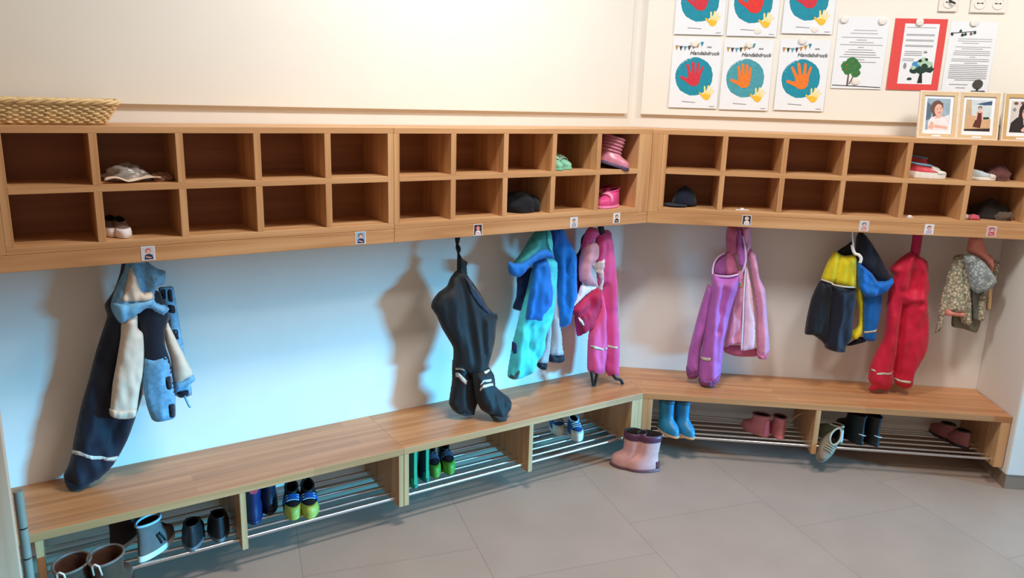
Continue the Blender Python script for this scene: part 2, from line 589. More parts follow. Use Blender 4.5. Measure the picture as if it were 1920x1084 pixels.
def poster_shapes(h, circ, hd, year=True):
    sh = []
    sh.append((ngon(0.48, 0.64, 0.385, 0.385, 64, 0.018, 3), circ))
    rnd = random.Random(7)
    for k in range(9):                                 # dry-brush gaps on the rim
        a = R(108 + k * 10.5 + rnd.uniform(-4, 4))
        rr = rnd.uniform(0.355, 0.385)
        sh.append(([(0.48 + rr * math.cos(a + d), 0.64 + rr * math.sin(a + d) + e) for d, e in ((-0.05, 0), (0.05, 0.004), (0.06, 0.012), (-0.04, 0.010))], PAPER))
    sh += hd
    sh += hand(0.775, 0.275, 0.20, R(-14), PYEL, 1.2, PYEL2)
    for k, mt in enumerate((OCHRE, INK, TEAL2, INK, OCHRE, OCHRE, TEAL)):
        x = 0.05 + k * 0.085
        zz = h - 0.165 - 0.04 * math.sin(math.pi * k / 6.0) + 0.014 * k
        sh.append(([(x, zz), (x + 0.066, zz + 0.006), (x + 0.032, zz - 0.095)], mt))
    sh.append(([(0.05, h - 0.163), (0.32, h - 0.198), (0.60, h - 0.085), (0.60, h - 0.081), (0.32, h - 0.192), (0.05, h - 0.157)], GREYINK))
    sh.append(([(0.70, h - 0.19), (0.79, h - 0.19), (0.79, h - 0.165), (0.70, h - 0.165)], GREYINK))
    sh.append(([(0.27, 0.125), (0.55, 0.112), (0.55, 0.12), (0.27, 0.135)], GREYINK))
    sh.append(([(0.84, 0.04), (0.95, 0.04), (0.95, 0.048), (0.84, 0.048)], GREYINK))
    return sh


posters = [
    (0.168, 1.469, TEAL, PRED, 0.48, 0.62, 0.33, 0, 1.0, 'poster with a red handprint on teal, lower row, nearest the room corner'),
    (0.401, 1.467, TEAL2, PORA, 0.46, 0.62, 0.33, 5, 0.35, 'poster with a smudged orange handprint on pale teal, lower row'),
    (0.650, 1.472, TEAL, PORA, 0.50, 0.62, 0.36, 8, 1.25, 'poster with a wide spread orange handprint, lower row beside the tree notice'),
    (0.168, 1.797, TEAL, PRED, 0.50, 0.66, 0.36, -6, 1.0, 'cut-off upper poster with a dark red handprint, nearest the room corner'),
    (0.405, 1.795, TEAL, PRED2, 0.52, 0.66, 0.40, -4, 0.7, 'cut-off upper poster with a bright red handprint, between two darker ones'),
    (0.648, 1.811, TEAL, PRED, 0.50, 0.68, 0.36, 0, 0.8, 'cut-off upper poster with a dark red handprint and a magnet at its foot'),
]
for x, z, circ, hm, hx, hz, hs, rt, sp, lab in posters:
    sheet('handprint_poster', lab, 'poster', 'R', x, z + ZF, 0.222, 0.314, 0.021, poster_shapes(1.414, circ, hand(hx, hz, hs, R(rt), hm, sp)), group='handprint posters', tilt=R(-1.2),
          text=[('Handabdruck', 0.36, 1.414 - 0.335, 0.108, INK, 0.25)])

GREEN = mat('print_green', (52, 120, 62), 0.8, 0.2, 200)
DGREEN = mat('print_dark_green', (28, 60, 52), 0.8, 0.3, 200)
LGREEN = mat('print_pale_green', (170, 205, 180), 0.8, 0.2, 200)
PBLUE = mat('print_blue', (60, 140, 200), 0.8)
PBROWN = mat('print_brown', (120, 92, 80), 0.8)
REDCARD = mat('red_card', (222, 74, 72), 0.75, 0.03, 60, 0.1)


def lines(specs):
    return [([(a, z), (b, z), (b, z + 0.012), (a, z + 0.012)], GREYINK) for a, b, z in specs]


rnd = random.Random(4)
H = 1.414
sh = lines([(0.32, 0.78, H - 0.27), (0.26, 0.80, H - 0.33)] + [(0.5 - w_, 0.5 + w_, H - 0.41 - 0.048 * k) for k, w_ in enumerate((0.4, 0.1, 0.24, 0.42, 0.06, 0.24, 0.3, 0.32, 0.4, 0.1, 0.33))])
sh += [([(0.02, 0.055), (0.98, 0.03), (0.98, 0.045), (0.02, 0.07)], INK)]
sh += [([(0.30, 0.06), (0.34, 0.06), (0.335, 0.34), (0.31, 0.34)], PBROWN), (capsule(0.36, 0.10, 0.45, 0.33, 0.012), PBROWN)]
for x, z, r in ((0.26, 0.44, 0.1), (0.36, 0.5, 0.12), (0.46, 0.44, 0.09), (0.30, 0.38, 0.1), (0.46, 0.31, 0.09), (0.40, 0.40, 0.1)):
    sh.append((ngon(x, z, r, r, 18, 0.12, int(x * 100)), GREEN))
for x, z in ((0.27, 0.47), (0.36, 0.53), (0.44, 0.45), (0.33, 0.40), (0.48, 0.33), (0.25, 0.38)):
    sh.append((ngon(x, z, 0.018, 0.018, 8), mat('print_apple', (150, 90, 70), 0.8)))
sheet('notice', 'white text notice with a green apple tree drawing, left of the red card', 'notice', 'R', 0.894, 1.577 + ZF, 0.221, 0.311, 0.021, sh, group='notices on the right board', tilt=R(-0.6))

sh = [([(0.20, 0.12), (0.86, 0.12), (0.86, 1.28), (0.20, 1.28)], PAPER)]
sh += lines([(0.24, 0.80, 1.20)] + [(0.25, 0.79, 1.07 - 0.105 * k) for k in range(3)] + [(0.25, 0.79, 1.05 - 0.105 * k) for k in range(3)] + [(0.26, 0.60, 0.74 - 0.035 * k) for k in range(3)] + [(0.24, 0.46, 0.60 - 0.035 * k) for k in range(2)])
sh += [([(0.58, 0.14), (0.68, 0.14), (0.645, 0.38), (0.615, 0.38)], INK)]
for i, (x, z, r, mt) in enumerate(((0.50, 0.40, 0.09, DGREEN), (0.62, 0.44, 0.15, DGREEN), (0.76, 0.42, 0.10, DGREEN), (0.52, 0.50, 0.08, PBLUE), (0.64, 0.55, 0.11, LGREEN), (0.75, 0.50, 0.08, LGREEN), (0.68, 0.47, 0.06, DGREEN), (0.58, 0.57, 0.04, INK), (0.70, 0.60, 0.035, INK), (0.47, 0.44, 0.05, LGREEN))):
    sh.append((ngon(x, z, r, r * 0.8, 14, 0.2, i), mt))
sh += [(ngon(0.42, 0.22, 0.05, 0.028, 10, 0.2, 3, 0.6), DGREEN), (ngon(0.66, 0.74, 0.04, 0.022, 8, 0.1, 1), GREYINK), (ngon(0.30, 0.47, 0.03, 0.06, 8, 0.1, 2), GREYINK)]
sheet('notice', 'song sheet with a dark tree on a red card', 'notice', 'R', 1.138, 1.578 + ZF, 0.224, 0.308, 0.0212, sh, paper=REDCARD, group='notices on the right board', tilt=R(-0.6))

sh = lines([(0.2, 0.92, 1.13), (0.2, 0.92, 1.085), (0.3, 0.65, 1.04), (0.16, 0.92, 0.96), (0.3, 0.75, 0.92), (0.16, 0.92, 0.87), (0.14, 0.92, 0.83), (0.14, 0.92, 0.79), (0.5, 0.62, 0.745), (0.12, 0.92, 0.70), (0.12, 0.92, 0.66), (0.4, 0.68, 0.615)] + [(0.1, 0.92, 0.57 - 0.04 * k) for k in range(8)] + [(0.25, 0.8, 0.25), (0.15, 0.55, 0.15), (0.3, 0.5, 0.08)])
sh += [([(0.02, 1.245), (0.55, 1.30), (0.55, 1.31), (0.02, 1.26)], INK)] + [(ngon(x, z, 0.03, 0.035, 9, 0.2, int(x * 90)), mt) for x, z, mt in ((0.05, 1.235, INK), (0.22, 1.30, DGREEN), (0.27, 1.22, INK), (0.33, 1.235, DGREEN), (0.45, 1.25, PBROWN), (0.52, 1.275, DGREEN))]
sh += [(ngon(0.76, 0.17, 0.11, 0.11, 20, 0.08, 5), mat('print_dark_grey', (70, 68, 66), 0.8)), ([(0.74, 0.02), (0.79, 0.02), (0.775, 0.1), (0.755, 0.1)], INK), ([(0.62, 0.015), (0.95, 0.015), (0.92, 0.035), (0.66, 0.03)], INK)]
sheet('notice', 'closely printed white notice with a small dark tree, right of the red card', 'notice', 'R', 1.378, 1.577 + ZF, 0.2, 0.300, 0.0208, sh, group='notices on the right board', tilt=R(-0.4))

for px, py, lab in ((1303, 81, 'round white magnet on the bunting of the poster nearest the corner'), (1406, 83, 'round white magnet holding the smudged orange handprint poster'), (1505, 76, 'round white magnet holding the wide spread orange handprint poster'),
                    (1528, 54, 'round white magnet at the foot of an upper poster'), (1583, 36, 'round white magnet on the left top corner of the tree notice'), (1655, 39, 'round white magnet on the right top corner of the tree notice'),
                    (1604, 152, 'round white magnet under the tree of the tree notice'), (1725, 41, 'round white magnet on the red card'), (1827, 42, 'round white magnet on the closely printed notice'), (1421, 57, 'round white magnet between two middle posters, one above the other')):
    magnet('R', px, py, 0.0245, lab)


def socket(x0, x1, z0, z1, n, label, plug=False):
    t = Thing('wall_socket', label, 'socket', 'R', ((x0 + x1) / 2, -0.02, z0))
    t.part('cover_plate', MB().box(x0, x1, -0.031, -0.0203, z0, z1), WHITE, bevel=0.003)
    w = (x1 - x0) / n
    for k in range(n):
        cx, cz, r = x0 + w * (k + 0.5), (z0 + z1) / 2, 0.021
        m = MB()
        m.loft([[(cx + rr * math.cos(2 * math.pi * i / 28), y, cz + rr * math.sin(2 * math.pi * i / 28)) for i in range(28)] for rr, y in ((r + 0.004, -0.0308), (r + 0.004, -0.034), (r + 0.001, -0.0345), (r, -0.0318))])
        t.part('socket_insert', m, WHITE, smooth=True, auto=30)
        m = MB()
        for sx in (-0.0095, 0.0095):
            m.loft([[(cx + sx + 0.0032 * math.cos(2 * math.pi * i / 12), y, cz + 0.0032 * math.sin(2 * math.pi * i / 12)) for i in range(12)] for y in (-0.0316, -0.0325)])
        m.box(cx - 0.014, cx + 0.014, -0.0325, -0.0316, cz - 0.0012, cz + 0.0012)
        t.part('pin_hole', m, INK)
    if plug:
        m = MB().tube([(x0 + 0.04, -0.034, z0 + 0.047), (x0 + 0.045, -0.045, z0 + 0.04), (x0 + 0.06, -0.05, z0 + 0.032)], 0.004, 8)
        t.part('key_cord', m, INK, smooth=True)


socket(1.311, 1.389, 1.917 + ZF, 1.995 + ZF, 1, 'single white wall socket with a dark insert above the red card', True)
socket(1.444, 1.594, 1.915 + ZF, 1.993 + ZF, 2, 'double white wall socket above the closely printed notice')

# ------------------------------------------------------------------ framed photos on the right shelf
FRW = mat('frame_pale_wood', (214, 188, 150), 0.5, 0.06, 30, stretch=(1, 1, 8))
FRW2 = mat('frame_yellow_wood', (200, 168, 112), 0.5, 0.06, 30, stretch=(1, 1, 8))
FEDGE = mat('frame_white_edge', (236, 226, 210), 0.5)
SKIN = mat('print_skin', (226, 176, 160), 0.8, 0.05, 40)
DKHAIR = mat('print_dark_hair', (48, 30, 26), 0.8)


def photo_frame(s0, s1, yb, label, shapes, wood_m, h=0.204, tilt=9):
    w = s1 - s0
    t = Thing('framed_photo', label, 'framed photo', 'R', ((s0 + s1) / 2, yb, ZT))
    T = Matrix.Translation((s0, yb, ZT + 0.0005)) @ Matrix.Rotation(R(tilt), 4, 'X').inverted()
    b = 0.019
    m = MB()
    for q in ([(0, 0), (w, 0), (w - b, b), (b, b)], [(w, 0), (w, h), (w - b, h - b), (w - b, b)], [(w, h), (0, h), (b, h - b), (w - b, h - b)], [(0, h), (0, 0), (b, b), (b, h - b)]):
        m.add([(x, y, z) for y in (0, 0.014) for x, z in q], [(0, 1, 2, 3), (7, 6, 5, 4), (0, 4, 5, 1), (1, 5, 6, 2), (2, 6, 7, 3), (3, 7, 4, 0)])
    t.part('frame', m.moved(T), wood_m)
    e = 0.0035
    m = MB()
    for a in ((-0.0005, e, -0.0008, 0.0145, -0.0003, h + 0.0005), (w - e, w + 0.0005, -0.0008, 0.0145, -0.0003, h + 0.0005), (e, w - e, -0.0008, 0.0145, h - e, h + 0.0005), (e, w - e, -0.0008, 0.0145, -0.0003, e)):
        m.box(*a)
    t.part('edge_trim', m.moved(T), FEDGE)
    t.part('mat_board', MB().box(b - 0.001, w - b + 0.001, 0.006, 0.008, b - 0.001, h - b + 0.001).moved(T), PAPER)
    bm_ = 0.032
    pw, ph = w - 2 * bm_, h - 2 * bm_ - 0.004
    mats, m = [], MB()
    lay = 0.0059
    for pts, mt in shapes:
        if mt not in mats:
            mats.append(mt)
        m.add([(bm_ + min(max(x, 0), 1) * pw, lay, bm_ + 0.004 + min(max(z, 0), 1) * ph) for x, z in pts], [tuple(range(len(pts)))], mats.index(mt))
        lay -= 0.00008
    t.part('photo_print', m.moved(T), mats)
    t.part('name_plate', MB().box(w * 0.38, w * 0.60, -0.0012, 0.001, 0.006, 0.013).moved(T), PAPER)
    m = MB().add([(w * 0.4, 0.013, h * 0.7), (w * 0.6, 0.013, h * 0.7), (w * 0.6, 0.013, h * 0.72), (w * 0.4, 0.013, h * 0.72)], [])
    m = MB()
    y2 = 0.015 + 0.06
    m.prism([(w * 0.42, 0.0142), (w * 0.58, 0.0142), (w * 0.58, 0.018), (w * 0.42, 0.018)], 0.02, h * 0.7)
    t.part('back_stand', m.moved(T), INK)


SQ = [(0, 0), (1, 0), (1, 1), (0, 1)]
pb1, pb2, pb3 = mat('print_grey_blue', (150, 172, 190), 0.8, 0.15, 30), mat('print_white_cloth', (232, 226, 228), 0.8), mat('print_brown_hair', (110, 78, 66), 0.8)
sand, sea, para = mat('print_sand', (206, 168, 128), 0.8, 0.1, 30), mat('print_pale_sea', (202, 214, 216), 0.8), mat('print_parasol_blue', (58, 84, 120), 0.8)
dress, black_top = mat('print_brown_dress', (92, 42, 34), 0.8), mat('print_black_top', (36, 32, 32), 0.8)
photo_frame(1.246, 1.408, -0.177, 'pale photo frame with a smiling person in a white top, leftmost on the shelf', [
    (SQ, pb1), ([(0, 0.3), (0.2, 0.35), (0.25, 0.75), (0, 0.9)], mat('print_dark_blue', (90, 110, 130), 0.8)),
    (ngon(0.44, 0.70, 0.27, 0.24, 24), pb3), ([(0.2, 0.72), (0.3, 0.4), (0.48, 0.5), (0.5, 0.7)], pb3),
    ([(0.12, 0.0), (0.1, 0.25), (0.22, 0.40), (0.45, 0.44), (0.75, 0.42), (0.98, 0.5), (1, 0.0)], pb2),
    ([(0.36, 0.36), (0.6, 0.38), (0.72, 0.46), (0.5, 0.52)], SKIN), (ngon(0.52, 0.64, 0.18, 0.19, 24, 0, 0, 0.3), SKIN),
    ([(0.12, 0.05), (0.24, 0.28), (0.36, 0.22), (0.34, 0.02)], SKIN), ([(0.35, 0.08), (0.95, 0.04), (0.95, 0.12), (0.4, 0.17)], SKIN),
    ([(0.28, 0.78), (0.42, 0.86), (0.62, 0.80), (0.66, 0.70), (0.70, 0.84), (0.5, 0.95), (0.3, 0.9)], pb3),
    (ngon(0.46, 0.66, 0.02, 0.012, 8), DKHAIR), (ngon(0.60, 0.69, 0.02, 0.012, 8), DKHAIR), ([(0.48, 0.56), (0.56, 0.54), (0.64, 0.59), (0.56, 0.57)], mat('print_lips', (190, 90, 90), 0.8))], FRW)
photo_frame(1.411, 1.583, -0.174, 'pale photo frame with a distant person under a blue parasol, middle of three', [
    (SQ, sea), ([(0, 0), (1, 0), (1, 0.38), (0.3, 0.5), (0.0, 0.55)], sand), ([(0, 0.5), (0.25, 0.5), (0.2, 1), (0, 1)], mat('print_tan_hill', (196, 172, 140), 0.8)),
    ([(0, 0), (1, 0), (1, 0.10), (0, 0.06)], DKHAIR), ([(0.4, 0.86), (0.7, 0.92), (1, 0.97), (1, 0.84), (0.7, 0.83)], para), ([(0.7, 0.45), (0.92, 0.46), (0.95, 0.40), (0.72, 0.38)], DGREEN),
    ([(0.32, 0.14), (0.62, 0.1), (0.66, 0.4), (0.62, 0.56), (0.46, 0.56), (0.42, 0.40)], dress), ([(0.40, 0.36), (0.44, 0.62), (0.50, 0.66), (0.62, 0.66), (0.68, 0.60), (0.70, 0.36), (0.65, 0.36), (0.63, 0.54), (0.48, 0.54), (0.45, 0.36)], SKIN), ([(0.48, 0.50), (0.62, 0.50), (0.63, 0.61), (0.58, 0.58), (0.52, 0.58), (0.47, 0.61)], dress), ([(0.53, 0.64), (0.58, 0.64), (0.58, 0.70), (0.53, 0.70)], SKIN), (ngon(0.555, 0.745, 0.075, 0.055, 14), DKHAIR), (ngon(0.555, 0.725, 0.05, 0.045, 14), SKIN)], FRW)
photo_frame(1.600, 1.760, -0.172, 'yellower photo frame with a dark-haired person in glasses, rightmost on the shelf', [
    (SQ, mat('print_shelf_grey', (206, 200, 196), 0.8)), (ngon(0.2, 0.92, 0.1, 0.05, 12), pb3), (ngon(0.5, 0.93, 0.1, 0.05, 12), pb3), (ngon(0.16, 0.72, 0.08, 0.06, 12), GREYINK),
    (ngon(0.66, 0.68, 0.30, 0.26, 26), DKHAIR), ([(0.3, 0.3), (0.4, 0.75), (0.95, 0.7), (1, 0.3)], DKHAIR), ([(0.0, 0.0), (0.05, 0.3), (0.3, 0.48), (0.6, 0.4), (1, 0.45), (1, 0)], black_top),
    ([(0.56, 0.42), (0.6, 0.25), (0.7, 0.2), (0.82, 0.42)], SKIN), (ngon(0.69, 0.60, 0.19, 0.21, 24), SKIN), ([(0.5, 0.08), (0.62, 0.18), (1, 0.12), (1, 0.02), (0.55, 0.03)], SKIN),
    ([(0.52, 0.68), (0.86, 0.68), (0.86, 0.66), (0.52, 0.66)], INK), (ngon(0.60, 0.645, 0.06, 0.04, 12), mat('print_lens', (120, 90, 84), 0.6)), (ngon(0.79, 0.645, 0.06, 0.04, 12), mat('print_lens', (120, 90, 84), 0.6)),
    ([(0.62, 0.5), (0.7, 0.48), (0.77, 0.51), (0.7, 0.495)], mat('print_lips', (190, 90, 90), 0.8))], FRW2)

# ------------------------------------------------------------------ small photo tags on the rails
TG = {k: mat('tag_' + k, v, 0.6) for k, v in dict(pale=(206, 208, 220), lilac=(196, 180, 214), blue=(150, 180, 214), navy=(38, 48, 84), skin=(226, 178, 162), dark=(60, 40, 44), white=(232, 232, 236), teal=(60, 120, 150), pink=(216, 150, 160), red=(190, 84, 80), green=(120, 170, 110)).items()}
tags = [
    ('L', 278, 475, 'pale', 'navy', 'skin', 'red', 'small photo tag of a child in navy, above the cream-sleeved jacket'),
    ('L', 676, 446, 'blue', 'navy', 'skin', 'dark', 'small blue photo tag of a sitting child, on the rail above the bare wall'),
    ('L', 896, 431, 'dark', 'white', 'pink', 'red', 'small dark photo tag, on the rail above the black dungarees'),
    ('L', 1076, 417, 'white', 'blue', 'skin', 'dark', 'small white photo tag, on the rail above the blue jackets'),
    ('L', 1156, 409, 'white', 'dark', 'skin', 'dark', 'small white photo tag with a dark foot, nearest the room corner'),
    ('R', 1400, 413, 'dark', 'white', 'skin', 'white', 'small dark photo tag of a child in white, above the lilac trousers'),
    ('R', 1620, 424, 'pale', 'pink', 'skin', 'dark', 'small photo tag with pink and red, above the yellow and navy trousers'),
    ('R', 1742, 430, 'white', 'lilac', 'skin', 'dark', 'small photo tag with lilac and black, above the red dungarees'),
    ('R', 1859, 434, 'pink', 'red', 'skin', 'dark', 'small reddish photo tag, above the flowered jacket'),
]
for fr, px, py, bg, top, sk, hair, lab in tags:
    p = at(px, py, fr, DS + 0.001)
    w, h = 0.040, 0.046
    hh = h / w
    sh = [([(0.06, 0.06), (0.94, 0.06), (0.94, hh - 0.06), (0.06, hh - 0.06)], TG[bg]), ([(0.2, 0.08), (0.24, 0.42), (0.42, 0.52), (0.62, 0.52), (0.8, 0.42), (0.85, 0.08)], TG[top]),
          (ngon(0.5, 0.76, 0.22, 0.22, 16), TG[hair]), (ngon(0.52, 0.70, 0.17, 0.19, 16), TG[sk]), (capsule(0.34, 0.3, 0.66, 0.22, 0.05), TG[sk])]
    sheet('photo_tag', lab, 'photo tag', fr, p.x - w / 2, p.z - h / 2, w, h, DS + 0.001, sh, group='photo tags on the shelf rails')

# ------------------------------------------------------------------ door leaf at the left edge
DOORM = wood('door_beech', (204, 158, 126), (212, 168, 136), (218, 178, 148), 'z', None, 0.45, 0.5)
HINGE = mat('hinge_grey', (136, 132, 118), 0.5, 0.05, 30)
dr = MB().box(-3.3, -2.607, -0.78, -0.74, 0.02, 2.3)
d1 = struct('door_1', dr, DOORM, bevel=0.004)
m = MB()
for k, (z0, z1) in enumerate(((0.0, 0.25), (0.256, 0.36), (0.366, 0.455), (0.461, 0.572))):
    m.loft([[(-2.600 + 0.0125 * math.cos(2 * math.pi * i / 20), -0.53 + 0.0125 * math.sin(2 * math.pi * i / 20), z) for i in range(20)] for z in (z0, z1)])
hz = link_mesh('hinge_post', m, HINGE, d1, smooth=True, auto=40)
m = MB()
for z0 in (0.2515, 0.3615, 0.4565):
    m.loft([[(-2.600 + 0.009 * math.cos(2 * math.pi * i / 16), -0.53 + 0.009 * math.sin(2 * math.pi * i / 16), z) for i in range(16)] for z in (z0 - 0.003, z0 + 0.006)])
link_mesh('hinge_washer', m, INK, d1)

# ------------------------------------------------------------------ wicker basket
WICK = mat('wicker', (220, 190, 138), 0.6, 0.22, 60, 0.3, 300, stretch=(1, 1, 1))
WICK2 = mat('wicker_rim', (226, 194, 140), 0.55, 0.2, 50, 0.3, 300)
bx0, bx1 = -2.78, -2.268
bz = ZT


def rrect(x0, x1, y0, y1, r, n):
    pts = []
    for cx, cy, a0 in ((x1 - r, y1 - r, 0), (x0 + r, y1 - r, 90), (x0 + r, y0 + r, 180), (x1 - r, y0 + r, 270)):
        for k in range(7):
            a = R(a0 + 15 * k)
            pts.append((cx + r * math.cos(a), cy + r * math.sin(a)))
    # even resample
    P = pts + [pts[0]]
    L = [0]
    for a, b in zip(P[:-1], P[1:]):
        L.append(L[-1] + math.hypot(b[0] - a[0], b[1] - a[1]))
    out = []
    j = 0
    for i in range(n):
        s = L[-1] * i / n
        while L[j + 1] < s:
            j += 1
        f = (s - L[j]) / (L[j + 1] - L[j])
        a, b = P[j], P[j + 1]
        tx, ty = b[0] - a[0], b[1] - a[1]
        l = math.hypot(tx, ty)
        out.append((a[0] + tx * f, a[1] + ty * f, ty / l, -tx / l))
    return out


t = Thing('wicker_basket', 'long low wicker basket on top of the left cubby shelf', 'basket', 'L', ((bx0 + bx1) / 2, -0.13, bz))
rows = 9
NS = 44
m = MB()
for k in range(rows):
    f = k / (rows - 1)
    g = 0.004 + 0.034 * f
    pts = rrect(bx0 - g, bx1 + g, -0.215 - g * 0.3, -0.045, 0.045, NS * 4)
    z = bz + 0.008 + 0.0065 * k
    row = []
    for i, (x, y, nx, ny) in enumerate(pts):
        o = 0.0042 * math.cos(math.pi * i / 2 + math.pi * k)
        row.append((x + nx * o, y + ny * o, z + 0.0008 * math.sin(i * 1.7 + k)))
    m.tube(row, 0.0036, 6, True)
t.part('woven_wall', m, WICK, smooth=True)
m = MB()
for i in range(NS):
    lo = rrect(bx0 - 0.004, bx1 + 0.004, -0.216, -0.045, 0.045, NS)[i]
    hi = rrect(bx0 - 0.038, bx1 + 0.038, -0.2264, -0.045, 0.045, NS)[i]
    m.tube([(lo[0], lo[1], bz + 0.004), (hi[0], hi[1], bz + 0.066)], 0.0026, 6)
t.part('stakes', m, WICK, smooth=True)
m = MB()
for ph in (0, 2.1, 4.2):
    pts = rrect(bx0 - 0.041, bx1 + 0.041, -0.229, -0.043, 0.045, NS * 4)
    m.tube([(x + nx * 0.0052 * math.cos(i * 0.55 + ph), y + ny * 0.0052 * math.cos(i * 0.55 + ph), bz + 0.068 + 0.0052 * math.sin(i * 0.55 + ph)) for i, (x, y, nx, ny) in enumerate(pts)], 0.0046, 6, True)
t.part('braided_rim', m, WICK2, smooth=True)
m = MB().prism([(p[0], p[1]) for p in rrect(bx0, bx1, -0.213, -0.047, 0.045, 60)], bz + 0.0005, bz + 0.006)
t.part('base', m, WICK)
# ------------------------------------------------------------------ hanging clothes
def zoomed(x0, y0, x1, s):
    """reads coordinates taken in an enlarged crop of the photo"""
    return lambda pts: [(x0 + x * s, y0 + y * s) for x, y in pts]


def spline(pts, step):
    """closed smooth outline through the points, evenly resampled"""
    P = [Vector(p) for p in pts]
    n = len(P)
    out = []
    for i in range(n):
        p0, p1, p2, p3 = P[i - 1], P[i], P[(i + 1) % n], P[(i + 2) % n]
        L = (p2 - p1).length
        k = max(1, int(round(L / step)))
        for j in range(k):
            t = j / k
            # softened Catmull-Rom
            m1, m2 = (p2 - p0) * 0.32, (p3 - p1) * 0.32
            lim = L * 0.9
            if m1.length > lim:
                m1 = m1.normalized() * lim
            if m2.length > lim:
                m2 = m2.normalized() * lim
            h = (2 * t ** 3 - 3 * t * t + 1, t ** 3 - 2 * t * t + t, -2 * t ** 3 + 3 * t * t, t ** 3 - t * t)
            out.append(p1 * h[0] + m1 * h[1] + p2 * h[2] + m2 * h[3])
    return out


def inside(P, Q):
    """P: (n,2) points, Q: (m,2) polygon"""
    x, y = P[:, 0][:, None], P[:, 1][:, None]
    a, b = Q, np.roll(Q, -1, 0)
    c = (a[None, :, 1] > y) != (b[None, :, 1] > y)
    with np.errstate(divide='ignore', invalid='ignore'):
        xi = (b[None, :, 0] - a[None, :, 0]) * (y - a[None, :, 1]) / (b[None, :, 1] - a[None, :, 1]) + a[None, :, 0]
    return (np.sum(c & (x < xi), 1) % 2) == 1


def segdist(P, A, B):
    d = B - A
    L2 = np.maximum((d ** 2).sum(1), 1e-12)
    out = np.full(len(P), 1e9)
    for i in range(len(A)):
        t = np.clip(((P - A[i]) @ d[i]) / L2[i], 0, 1)
        q = A[i] + t[:, None] * d[i]
        out = np.minimum(out, np.sqrt(((P - q) ** 2).sum(1)))
    return out


